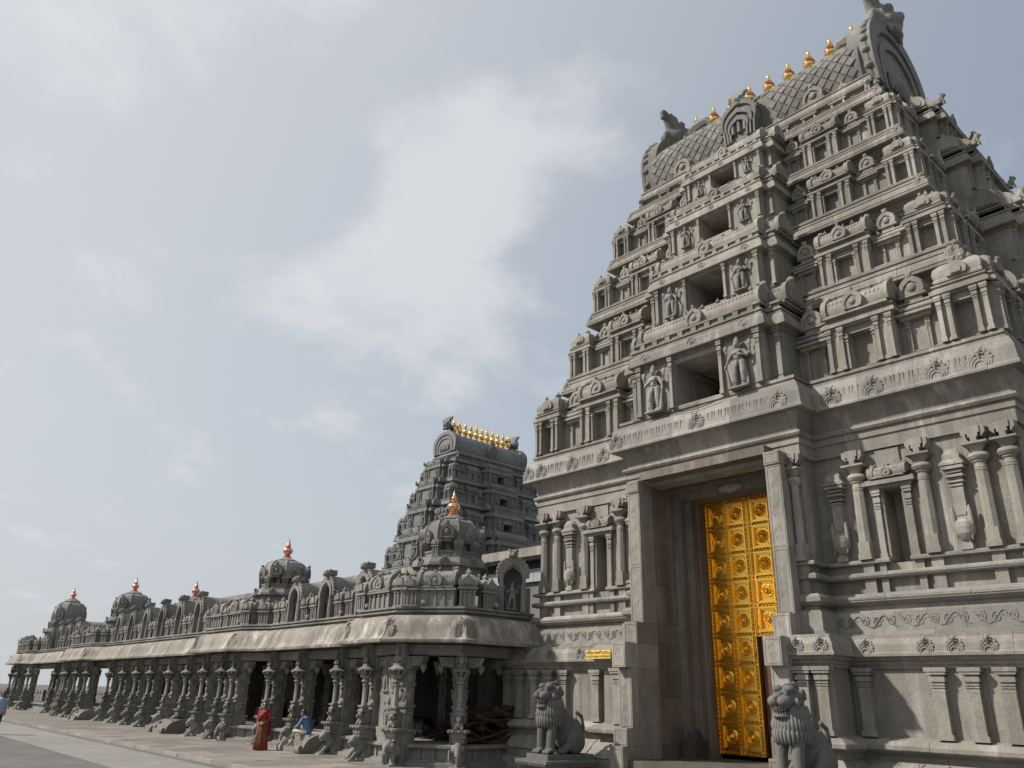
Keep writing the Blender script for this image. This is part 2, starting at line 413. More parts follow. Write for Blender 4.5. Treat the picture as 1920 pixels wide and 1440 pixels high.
def shala_roof_mesh(mat, L, r=.5, fin=5, tiles=True, depth=1.0):
    """barrel vaulted wagon roof along x: length L, half depth r, with horseshoe gable ends, scale tiles, dormer and finials"""
    mb = MB(); n = 10
    prof = arch_outline(r, r * 1.45, n, .9, .06)
    mb.box(-L / 2, L / 2, -r * depth * .95, r * depth * .95, -.10 * r, 0.0); mb.box(-L / 2 - .03, L / 2 + .03, -r * depth * 1.08, r * depth * 1.08, -.22 * r, -.10 * r)
    s = len(mb.v); mb.prism_y([(x * .93, z * .95) for x, z in prof], -L / 2 + .02, L / 2 - .02); mb.xf(Matrix.Rotation(pi / 2, 4, 'Z'), s)
    for e in (-1, 1):     # gable arches
        s = len(mb.v); mb.prism_y([(x * 1.06, z * 1.06) for x, z in prof], e * L / 2 - .07, e * L / 2 + .07); mb.prism_y([(x * .7, z * .72 + .05) for x, z in prof], e * L / 2 - .10, e * L / 2 + .10)
        mb.ball((0, e * L / 2, r * 1.58), r * .2, 7, 5, 1, 1.3); mb.xf(Matrix.Rotation(pi / 2, 4, 'Z'), s)
    # centre dormer on the front
    s = len(mb.v); ol = arch_outline(r * .62, r * 1.15, 10)
    mb.prism_y([(x * 1.05, z) for x, z in ol], -r * 1.12, -r * .5)
    mb.ring_y(ol, [(x * .72, z * .75) for x, z in ol], -r * 1.19, -r * 1.1); mb.ball((0, -r * 1.15, r * .42), r * .22, 7, 5, 1, .4); mb.ball((0, -r * 1.1, r * 1.22), r * .15, 6, 4)
    if tiles:
        P = [(x, z) for x, z in prof if x < 0 and z > 0]
        rows = []
        for i in range(1, len(P) - 1): rows.append(P[i])
        k = max(6, int(L / (r * .28)))
        for i in range(len(rows) - 1):
            (x0, z0), (x1, z1) = rows[i], rows[i + 1]
            for j in range(k):
                c = -L / 2 + .1 + (L - .2) * (j + .5 * (i % 2) + .25) / k
                if abs(c) < r * .62: continue
                w = (L - .2) / k * .44; mx, mz = (x0 + x1) / 2 * .96, (z0 + z1) / 2 * .96; nx, nz_ = mx * 1.05, (mz - r * .5) * .05 + mz
                mb.add([(c - w, mx, mz), (c, x0 * .97, z0 * .97), (c + w, mx, mz), (c, x1 * .97, z1 * .97), (c, mx * 1.05, mz + .03 * r)], [(0, 1, 4), (1, 2, 4), (2, 3, 4), (3, 0, 4)])
    for j in range(fin):
        x = (j - (fin - 1) / 2) * L * .8 / max(1, fin - 1); q = r * .85
        mb.lathe([(.12 * q, 0), (.16 * q, .05 * q), (.09 * q, .10 * q), (.20 * q, .22 * q), (.19 * q, .30 * q), (.07 * q, .38 * q), (.05 * q, .46 * q), (0, .6 * q)], 7, (x, 0, r * 1.36))
    return mb.mesh('wagon_roof', mat, True)
def panjara_mesh(mat):
    """horseshoe fronted dormer on a short neck, 1 wide, 1 high, against the wall at y=0"""
    mb = MB(); mb.box(-.30, .30, -.5, .1, 0, .14); mb.box(-.46, .46, -.62, .1, .14, .22)
    ol = [(x, z + .22) for x, z in arch_outline(.46, .68, 12, .8)]
    mb.prism_y(ol, -.55, .1); c = (0, .5)
    mb.ring_y([(x * .93, z) for x, z in ol], [(x * .66, .22 + (z - .22) * .70) for x, z in ol], -.63, -.54)
    mb.ball((0, -.60, .46), .15, 8, 5, 1, .5); mb.ball((0, -.58, .90), .12, 7, 5); mb.ball((-.08, -.6, .97), .05, 5, 4); mb.ball((.08, -.6, .97), .05, 5, 4)
    return mb.mesh('horseshoe_dormer', mat, True)
def medallion_mesh(mat):
    """kudu medallion: lion face over a fan of scrolled plumes, lying on the cornice; 1 wide, 1 high"""
    mb = MB()
    ol = arch_outline(.50, .80, 16, .75, .05)
    mb.prism_y(ol, -.10, .12)
    for k, (s, y) in enumerate(((.92, -.15), (.72, -.18), (.52, -.21))):
        mb.ring_y([(x * s, z * s + .02) for x, z in ol], [(x * (s - .10), z * (s - .10) + .02) for x, z in ol], y, -.09)
    for i in range(9):
        a = radians(200 - 220 * i / 8); mb.ball((.46 * cos(a), -.10, .40 + .38 * sin(a)), .075, 6, 4, 1, .8)
    mb.ball((0, -.24, .82), .15, 9, 6, 1.1, .9, .85); mb.ball((0, -.36, .76), .09, 7, 5)
    for s in (-1, 1):
        mb.ball((s * .09, -.33, .86), .05, 6, 4); mb.ball((s * .16, -.2, .94), .06, 6, 4); mb.tube([(s * .05, -.36, .72), (s * .12, -.30, .64), (s * .2, -.22, .66)], .03, 5)
    mb.tube([(0, -.34, .7), (0, -.27, .5), (0, -.2, .42)], .05, 6, .025)
    return mb.mesh('medallion', mat, True)
def scroll_unit(mb, cx, cz, r, y, flip=1, turns=1.6, tr=.02):
    pts = []
    for i in range(22):
        t = i / 21; a = t * turns * 2 * pi; rr = r * (1 - .82 * t)
        pts.append((cx + flip * rr * cos(a + pi / 2), y, cz + rr * sin(a + pi / 2)))
    mb.tube(pts, tr, 4, tr * .6)
    for a in (0.4, 2.2, 4.2): mb.ball((cx + flip * r * 1.05 * cos(a), y, cz + r * 1.05 * sin(a)), tr * 1.5, 5, 4)
def vine_strip(L, h, y, mat, vertical=False, name='vine_carving'):
    """running S-scroll carved in relief, length L, height h"""
    mb = MB(); k = max(1, round(L / (h * .92))); st = L / k; tr = h * .028
    for i in range(k):
        c = st * (i + .5); scroll_unit(mb, c, h * (.46 if i % 2 else .54), h * .30, y, 1 if i % 2 else -1, 1.5, tr)
    pts = [(L * i / (k * 8), y, h * .5 + h * .36 * sin(pi * i / 8 + pi / 2)) for i in range(k * 8 + 1)]
    mb.tube(pts, tr, 4)
    if vertical: mb.xf(Matrix(((0, 0, 1, 0), (0, 1, 0, 0), (1, 0, 0, 0), (0, 0, 0, 1))))
    return mb.mesh(name, mat, True)

P = {}
for k_, m_ in (('w', 'granite'), ('g', 'granite_grey'), ('f', 'granite_far')):
    P['pil_' + k_] = pilaster_mesh(M[m_]); P['col_' + k_] = column_mesh(M[m_]); P['bra_' + k_] = bracket_mesh(M[m_])
    P['kuta_' + k_] = kuta_roof_mesh(M[m_]); P['pan_' + k_] = panjara_mesh(M[m_]); P['med_' + k_] = medallion_mesh(M[m_] if k_ != 'w' else M['granite_fine'])

def finial_mesh(mat, band=None, n=20):
    """temple pot finial, 1 high"""
    pr = [(.20, 0), (.21, .04), (.17, .08), (.13, .10), (.16, .12), (.12, .145), (.11, .17), (.15, .19), (.20, .25), (.235, .33), (.235, .38), (.20, .45), (.13, .49), (.09, .51), (.13, .535), (.145, .555), (.12, .58), (.07, .60), (.085, .64), (.10, .68), (.085, .72), (.05, .75), (.06, .78), (.045, .82), (.03, .87), (.02, .93), (0, 1.0)]
    mb = MB(); mb.lathe(pr, n)
    me = mb.mesh('finial', [mat] + ([band] if band else []), True)
    if band:
        for p in me.polygons:
            if .33 < p.center.z < .52: p.material_index = 1
    return me

# four-armed guardian in relief, about 1.6 tall, facing -y
def guardian_mesh(mat, voxel=.016):
    pr = [('l', [(-.13, 0, .86), (-.15, -.04, .48), (-.16, 0, .08)], (.135, .10, .07)), ('l', [(.13, 0, .86), (.17, -.06, .48), (.15, 0, .08)], (.135, .10, .07)),
          ('b', (-.17, -.08, .04), (.07, .13, .05)), ('b', (.17, -.08, .04), (.07, .13, .05)),
          ('b', (0, 0, .88), (.21, .15, .15)), ('l', [(0, 0, .9), (0, -.02, 1.05), (0, -.02, 1.2)], (.16, .135, .17)), ('b', (0, -.02, 1.24), (.23, .14, .11)),
          ('l', [(0, -.03, 1.3), (0, -.04, 1.42)], (.07, .07)), ('b', (0, -.06, 1.46), (.10, .11, .125)), ('b', (0, -.17, 1.45), (.025, .03, .035)),
          ('b', (-.11, -.04, 1.44), (.04, .03, .07)), ('b', (.11, -.04, 1.44), (.04, .03, .07)),
          ('l', [(0, -.04, 1.54), (0, -.04, 1.66), (0, -.03, 1.76)], (.11, .095, .045)), ('b', (0, -.03, 1.58), (.125, .125, .03)), ('b', (0, -.03, 1.67), (.11, .11, .02)),
          # lower arms: one on a club, one at the waist
          ('l', [(-.22, 0, 1.24), (-.36, -.04, 1.0), (-.42, -.12, .78)], (.075, .06, .05)), ('b', (-.43, -.13, .74), .055),
          ('l', [(-.42, -.12, .74), (-.36, -.1, .38), (-.33, -.08, .06)], (.035, .055, .085)),
          ('l', [(.22, 0, 1.24), (.36, -.06, 1.04), (.16, -.17, 1.08)], (.075, .06, .05)), ('b', (.12, -.18, 1.1), (.06, .04, .05)),
          # upper arms holding emblems
          ('l', [(-.2, .03, 1.25), (-.40, .02, 1.12), (-.44, -.02, 1.34)], (.065, .05, .045)), ('b', (-.45, -.03, 1.47), (.09, .04, .11)),
          ('l', [(.2, .03, 1.25), (.42, .02, 1.12), (.45, -.02, 1.34)], (.065, .05, .045)), ('b', (.45, -.03, 1.47), (.09, .05, .12)),
          # girdle, sashes, garland
          ('b', (0, -.04, .98), (.20, .15, .04)), ('b', (0, -.15, .80), (.06, .05, .13)), ('l', [(.2, 0, .9), (.27, 0, .5), (.3, 0, .08)], (.05, .035, .06)), ('l', [(-.2, 0, .9), (-.24, 0, .5), (-.24, .02, .1)], (.05, .03, .05)),
          ('x', (0, .0, -.02), (.36, .2, .03))]
    for z in (.2, .28, .36, .44, .52, .60): pr += [('b', (-.155, -.02, z), (.105 + .06 * (z - .2), .105, .018)), ('b', (.165, -.03, z), (.105 + .06 * (z - .2), .105, .018))]
    for q in range(9):
        a = pi * q / 8; pr.append(('b', (.13 * cos(a), -.13 - .05 * sin(a), 1.26 - .10 * sin(a)), .028)); pr.append(('b', (.17 * cos(a) * .8, -.14 - .03 * sin(a), 1.22 - .22 * sin(a)), .022))
    for e in (-1, 1): pr += [('b', (e * .25, .0, 1.18), (.085, .08, .025)), ('b', (e * .06, -.155, 1.49), .018), ('b', (e * .3, .02, 1.19), (.05, .07, .05))]
    return sculpt('guardian', pr, mat, voxel, 1)
P['guardian'] = guardian_mesh(M['granite_fine'])
P['guardian_g'] = guardian_mesh(M['granite_grey'], .045); P['guardian_f'] = guardian_mesh(M['granite_far'], .06)

# little seated lion used on roof ends and column feet, 1 tall, facing -y
def small_lion_mesh(mat, voxel=.035):
    pr = [('b', (0, .25, .28), (.24, .32, .27)), ('l', [(0, .1, .4), (0, -.08, .62)], (.24, .24)), ('b', (0, -.15, .78), (.22, .22, .2)), ('b', (0, -.34, .72), (.14, .14, .12)), ('b', (-.1, -.28, .86), .07), ('b', (.1, -.28, .86), .07), ('b', (-.18, -.05, .92), .07), ('b', (.18, -.05, .92), .07),
          ('l', [(-.13, -.12, .5), (-.14, -.26, .06)], (.10, .08)), ('l', [(.13, -.12, .5), (.14, -.26, .06)], (.10, .08)), ('b', (-.22, .1, .12), (.1, .22, .11)), ('b', (.22, .1, .12), (.1, .22, .11))]
    return sculpt('small_lion', pr, mat, voxel, 2, .6)
P['slion_w'] = small_lion_mesh(M['granite']); P['slion_g'] = small_lion_mesh(M['granite_grey']); P['slion_f'] = small_lion_mesh(M['granite_far'], .06)

# ------------------------------------------------------------------ temple gate tower (gopuram): storeys
def fpart(name, mesh, parent, a, u, v, z, scale=(1, 1, 1)):
    """a part on the face turned by angle a: u along the face, v outwards from the tower's axis"""
    c, s = cos(a), sin(a)
    return inst(name, mesh, parent, (c * u + s * v, s * u - c * v, z), scale, a)
def fobj(name, mb, mat, parent, a, smooth=False):
    return inst(name, mb.mesh(name, mat, smooth), parent, (0, 0, 0), 1, a)
def notched(w, d, n, depth):
    if n <= 0: return [(-w, -d), (w, -d), (w, d), (-w, d)]
    return [(-w, -d), (-n, -d), (-n, -d + depth), (n, -d + depth), (n, -d), (w, -d), (w, d), (-w, d)]
_cache = {}
def cached(key, fn):
    if key not in _cache: _cache[key] = fn()
    return _cache[key]

def shrine(T, S, k, a, u, v, z, w, dep, s, mt, kind, detail):
    """projecting miniature shrine on a storey: two piers with pilasters round a niche, small eave and a roof"""
    h = 1.2 * s; pw = w * .27
    mb = MB()
    for e in (-1, 1):
        x0, x1 = sorted((e * w / 2, e * (w / 2 - pw))); mb.box(x0, x1, -dep, .02, 0, h)
        mb.box(x0 - .03 * s, x1 + .03 * s, -dep - .05 * s, .02, 0, .06 * s); mb.box(x0 - .015 * s, x1 + .015 * s, -dep - .025 * s, .02, .06 * s, .11 * s)
    mb.box(-w / 2 + pw, w / 2 - pw, -dep * .8, .02, h * .84, h)
    if kind == 'wagon':
        for e in (-1, 1): x0 = e * (w / 2 - pw - .05 * s); mb.box(x0 - .035 * s, x0 + .035 * s, -dep - .03 * s, .02, 0, h * .84); mb.box(x0 - .06 * s, x0 + .06 * s, -dep - .06 * s, .02, h * .72, h * .76); mb.box(x0 - .05 * s, x0 + .05 * s, -dep - .05 * s, .02, h * .64, h * .67)
    e0 = .10 * s
    for (o, z0, z1) in ((.03 * s, h, h + .05 * s), (.11 * s, h + .05 * s, h + .15 * s), (.06 * s, h + .15 * s, h + .20 * s), (.02 * s, h + .20 * s, h + .27 * s), (.06 * s, h + .27 * s, h + .31 * s)):
        mb.box(-w / 2 - o, w / 2 + o, -dep - o, .02, z0, z1)
    me = cached((T, k, kind, 'b'), lambda: mb.mesh('shrine', M[mt]))
    o = fpart('shrine', me, S, a, u, v, z)
    pil = P['pil_' + T]
    if detail:
        for x in (-w / 2 + pw * .16, -w / 2 + pw * .86, w / 2 - pw * .86, w / 2 - pw * .16):
            inst('pilaster', pil, o, (x, -dep, 0), (.13 * s, .10 * s, h))
    r = .40 * s if kind == 'wagon' else 0
    if kind == 'wagon':
        rm = cached((T, k, 'wagon'), lambda: shala_roof_mesh(M[mt], w * .95, .44 * s, 5, detail))
        inst('wagon_roof', rm, o, (0, -dep + .30 * s, h + .40 * s), (1, 1, 1))
    else:
        inst('bell_roof', P['kuta_' + T], o, (0, -dep + w * .5 - .03, h + .31 * s), (w * .95, w * .95, .98 * s))
    return o

def tower_storeys(S, T, mt, zc, W, D, BY, HB, OW, OZ, CZ, detail=True, stones=True, faces=(0, pi / 2), grill=True):
    n = len(zc) - 1
    for i in range(n):
        s = (zc[i + 1] - zc[i]) / 3.43
        b = zc[i] + (1.0 if i == 0 else .70) * s
        wi, di = W[i] - .62 * s, D[i] - .62 * s
        cw, cd = W[i + 1] - .56 * s, D[i + 1] - .56 * s
        h = 1.2 * s; nn = OW[i] + .02
        nd = max(.3, di + BY[i] * 0 + 1.0 * s)
        dep = 1.3 * s
        # storey wall and inner wall
        MB().solid(notched(wi, di, nn, dep), [(0, b - .3 * s), (0, b), (.08 * s, b), (.08 * s, b + .06 * s), (.03 * s, b + .07 * s), (.03 * s, b + .10 * s), (.06 * s, b + .11 * s), (.06 * s, b + .14 * s), (0, b + .15 * s), (0, b + h - .10 * s), (.04 * s, b + h - .09 * s), (.04 * s, b + h - .04 * s), (.01 * s, b + h - .03 * s), (.01 * s, b + h), (.16 * s, b + h + .02 * s), (.17 * s, b + h + .06 * s), (.12 * s, b + h + .14 * s), (.04 * s, b + h + .16 * s), (.04 * s, b + h + .19 * s), (.09 * s, b + h + .20 * s), (.09 * s, b + h + .23 * s), (.05 * s, b + h + .24 * s), (.05 * s, b + h + .28 * s)]).obj('storey_wall', M[mt], S)
        zt = zc[i + 1]
        MB().solid(notched(cw, cd, nn, .9 * s + (cd - di + dep if False else dep - (di - cd))), [(0, b), (0, b + h + .40 * s), (.10 * s, b + h + .41 * s), (.10 * s, b + h + .46 * s), (.05 * s, b + h + .47 * s), (.05 * s, b + h + .52 * s), (.09 * s, b + h + .53 * s), (.09 * s, b + h + .56 * s), (0, b + h + .57 * s), (0, zt - .46 * s), (.08 * s, zt - .45 * s), (.08 * s, zt - .40 * s), (.03 * s, zt - .39 * s), (.03 * s, zt - .32 * s), (.13 * s, zt - .26 * s), (.10 * s, zt - .16 * s), (.08 * s, zt - .15 * s), (.24 * s, zt)]).obj('inner_wall', M[mt], S)
        mb = MB()
        for a in faces:
            s0 = len(mb.v); hw_, dd_ = (cw, cd) if abs(a) < .01 else (cd, cw); k_ = int(2 * hw_ / (.30 * s))
            for q in range(k_):
                u = (q + .5 - k_ / 2) * 2 * hw_ / k_
                mb.box(u - .07 * s, u + .07 * s, -dd_ - .10 * s, -dd_ + .02, zt - .39 * s, zt - .325 * s)
                mb.box(u - .09 * s, u + .09 * s, -dd_ - .085 * s, -dd_ + .02, b + h + .57 * s, b + h + .68 * s)
            mb.xf(Matrix.Rotation(a, 4, 'Z'), s0)
        o = mb.obj('dentil_course', M[mt], S); o['kind'] = 'stuff'
        # cornice of the next storey, cut into stones
        pl = [(-W[i + 1], D[i + 1]), (-W[i + 1], -D[i + 1]), (W[i + 1], -D[i + 1]), (W[i + 1], D[i + 1])]
        pr = [(-.9 * s, zt - .02), (-.01, zt - .02), (0, zt), (0, zt + .06 * s), (-.025 * s, zt + .065 * s), (-.025 * s, zt + .09 * s), (-.005 * s, zt + .095 * s), (-.03 * s, zt + .25 * s), (-.06 * s, zt + .31 * s), (-.09 * s, zt + .32 * s), (-.09 * s, zt + .34 * s), (-.06 * s, zt + .35 * s), (-.10 * s, zt + .38 * s), (-.10 * s, zt + .42 * s), (-.9 * s, zt + .42 * s)]
        if stones: stones_along('cornice_stone', pl, pr, M[mt], S, 1.5)
        else: MB().sweep(pl, pr).obj('cornice', M[mt], S)
        pr = [(-.9 * s, zt + .42 * s), (-.14 * s, zt + .42 * s), (-.14 * s, zt + .49 * s), (-.22 * s, zt + .50 * s), (-.22 * s, zt + .55 * s), (-.16 * s, zt + .56 * s), (-.15 * s, zt + .64 * s), (-.24 * s, zt + .66 * s), (-.24 * s, zt + .72 * s), (-.9 * s, zt + .72 * s)]
        MB().sweep(pl, pr).obj('fillet_course', M[mt], S)
        if stones:
            for a, hw, dd in ((0, W[i + 1], D[i + 1]), (pi / 2, D[i + 1], W[i + 1])):
                for e in (-1, 1): fpart('medallion', P['med_' + T], S, a, e * (hw - .28 * s), dd - .04 * s, zt + .06 * s, (.40 * s, .14 * s, .40 * s))
        for a in faces:
            front = abs(a) < .01
            hw, dd, icd = (wi, di, cd) if front else (di, wi, cw)
            hb = HB[i] if front else HB[i] * .82
            by = BY[i] if front else BY[i] - D[i] + W[i]
            ho = hb + .42 * s
            Lw = hw - ho
            # wings
            for e in (-1, 1):
                kw = 1.12 * s
                uk = hw - kw / 2 + .22 * s
                if front or e > -2: shrine(T, S, i, a, e * uk, dd, b, kw, .34 * s, s, mt, 'bell', detail)
                sw = min(1.75 * s, Lw * .40)
                us = ho + Lw * .40
                if Lw > 2.2 * s: shrine(T, S, (i, front), a, e * us, dd, b, sw, .34 * s, s, mt, 'wagon', detail)
                for f in (((ho + us - sw / 2) / 2), (us + sw / 2 + hw - kw + .08 * s) / 2):
                    nw = .34 * s
                    if detail:
                        for q in (-1, 1): fpart('pilaster', P['pil_' + T], S, a, e * f + q * nw * .72, dd - .01, b, (.11 * s, .10 * s, h * .80))
                        mb = MB(); mb.box(-nw * .62, -nw * .52, -.09 * s, 0, -h * .8, 0); mb.box(nw * .52, nw * .62, -.09 * s, 0, -h * .8, 0); mb.box(-nw * 1.1, nw * 1.1, -.16 * s, 0, 0, .10 * s); mb.box(-nw * 1.3, nw * 1.3, -.26 * s, 0, .10 * s, .17 * s)
                        fpart('niche_lintel', cached((T, i, 'nl'), lambda: mb.mesh('niche_lintel', M[mt])), S, a, e * f, dd, b + h * .80)
                    fpart('horseshoe_dormer', P['pan_' + T], S, a, e * f, dd - .2 * s, b + h + .28 * s, (.72 * s, .5 * s, .80 * s))
            # central bay
            ow = OW[i]; o0, o1 = OZ[i]; c0 = CZ[i]; c1 = c0 + .36 * s
            zb = (zc[i] + .95 * s) if i == 0 else CZ[i - 1] + .3 * s
            back = -(icd) + .05
            fb = -by                       # front plane (negative y)
            mb = MB()
            if front:
                for e in (-1, 1):
                    x0, x1 = sorted((e * ow, e * hb)); mb.box(x0, x1, fb, back, zb, c0)
                mb.box(-ow, ow, fb, back, o1, c0); mb.box(-ow, ow, fb, back, zb, o0)
            else:
                mb.box(-hb, hb, fb, back, zb, c0)
            fobj('bay_wall', mb, M[mt], S, a)
            mb = MB(); mb.box(-ho, ho, fb + .33 * s, back, zb, c0 + .02); fobj('bay_side_wall', mb, M[mt], S, a) if not front else None
            if front:
                for e in (-1, 1):
                    mb = MB(); x0, x1 = sorted((e * hb, e * ho)); mb.box(x0, x1, fb + .33 * s, back, zb, c0 + .02); fobj('bay_side_wall', mb, M[mt], S, a)
            # bay cornice with stepped centre
            for (q, yo, nm) in ((ho, .33 * s, 'bay_side_cornice'), (hb, 0, 'bay_cornice')):
                path = [(-q, back), (-q, fb + yo), (q, fb + yo), (q, back)]
                pr = inner([(.04 * s, c0 - .1 * s), (.04 * s, c0 - .01), (.22 * s, c0), (.22 * s, c0 + .05 * s), (.19 * s, c0 + .26 * s), (.10 * s, c0 + .36 * s), (.10 * s, c0 + .43 * s), (.05 * s, c0 + .44 * s), (.05 * s, c0 + .50 * s), (.09 * s, c0 + .51 * s), (.09 * s, c0 + .56 * s), (.0, c0 + .57 * s), (0, c0 + .72 * s), (.07 * s, c0 + .73 * s), (.07 * s, c0 + .80 * s)], -.12)
                mb = MB(); mb.sweep(path, pr); mb.box(-q, q, fb + yo + .03, back, c0 - .1 * s, c0 + .79 * s)
                for kk in range(9): xx = (kk - 4) * q * .22; mb.box(xx - .09 * s, xx + .09 * s, fb + yo - .06 * s, fb + yo + .02, c0 + .575 * s, c0 + .725 * s)
                fobj(nm, mb, M[mt], S, a)
            # wagon roofs over the bay
            for (q, yo, rr) in ((hb * .96, .10 * s, .46 * s), (ho * 1.04, .50 * s, .50 * s)):
                rm = cached((T, i, front, round(yo, 3), 'bayroof'), lambda: shala_roof_mesh(M[mt], 2 * q, rr, 7, detail))
                fpart('wagon_roof', rm, S, a, 0, by - yo - rr * .9, c0 + .86 * s, (1, 1, 1))
            if detail:
                zs = o0 if i else zb
                ph = c0 - zs
                for x in (hb - .12 * s, ow + .10 * s):
                    for e in (-1, 1): fpart('pilaster', P['pil_' + T], S, a, e * x, by, zs, (.17 * s if x > ow + .2 else .13 * s, .14 * s, ph))
                for e in (-1, 1): fpart('pilaster', P['pil_' + T], S, a, e * (ho - .10 * s), by - .33 * s, zs, (.17 * s, .14 * s, ph))
                gx = (hb - .22 * s + ow + .2 * s) / 2
                for e in (-1, 1):
                    g = ph * .93 / 1.82
                    fpart('carved_guardian', P['guardian' if T == 'w' else 'guardian_f'], S, a, e * gx, by + .14 * g, zs + .02, (g * (1 if e > 0 else -1), g, g))
                for x in (-hb * .8, 0, hb * .8):
                    fpart('round_medallion', P['disc'], S, a, x, by + .19 * s, c0 + .17 * s, (.17 * s, .12 * s, .17 * s))
                if not front:
                    for e in (-1, 1): fpart('seated_lion', P['slion_' + T], S, a, e * (hb + .1), by + .1, c0 + .8 * s, (.5 * s, .5 * s, .6 * s))
            if front and i == 0 and grill:
                mb = MB(); y = -cd + .10
                for k in range(9): mb.box(.0 + k * .085 - .008, k * .085 + .008, y - .016, y, o0, o1)
                for k in range(15): mb.box(0, .74, y - .028, y - .012, o0 + k * .1 - .007, o0 + k * .1 + .007)
                fobj('window_grille', mb, M['iron'], S, a)
_d = MB(); _d.lathe([(0, -.6), (1, -.6), (1.0, .15), (.8, .28), (.72, .12), (.5, .12), (.42, .35), (.18, .35), (.12, .6), (0, .6)][::1], 14)
_d.xf(Matrix.Rotation(pi / 2, 4, 'X')); P['disc'] = _d.mesh('round_medallion', M['granite_fine'], True)

# face of glory on a roof end: bulging eyes, jaw, curled horns; faces -y, about 1.6 tall
def glory_mesh(mat, voxel=.05):
    pr = [('b', (0, 0, .5), (.55, .38, .5)), ('b', (0, -.34, .42), (.38, .2, .25)), ('b', (-.26, -.32, .72), .17), ('b', (.26, -.32, .72), .17), ('b', (0, -.5, .5), (.15, .14, .16)), ('b', (0, -.3, .1), (.42, .2, .1)),
          ('b', (-.52, -.05, .5), (.18, .12, .25)), ('b', (.52, -.05, .5), (.18, .12, .25))]
    for e in (-1, 1):
        pr += [('l', [(e * .3, 0, .9), (e * .5, 0, 1.2), (e * .75, 0, 1.3), (e * .8, 0, 1.1)], (.2, .17, .13, .09)), ('l', [(e * .1, 0, .95), (e * .17, 0, 1.35), (e * .34, 0, 1.45)], (.16, .14, .09)), ('l', [(e * .3, -.3, .1), (e * .34, -.36, -.15)], (.08, .03))]
    return sculpt('face_of_glory', pr, mat, voxel, 2, .5)
P['glory_w'] = glory_mesh(M['roof_stone']); P['glory_g'] = glory_mesh(M['granite_grey'], .07); P['glory_f'] = glory_mesh(M['granite_far'], .08)

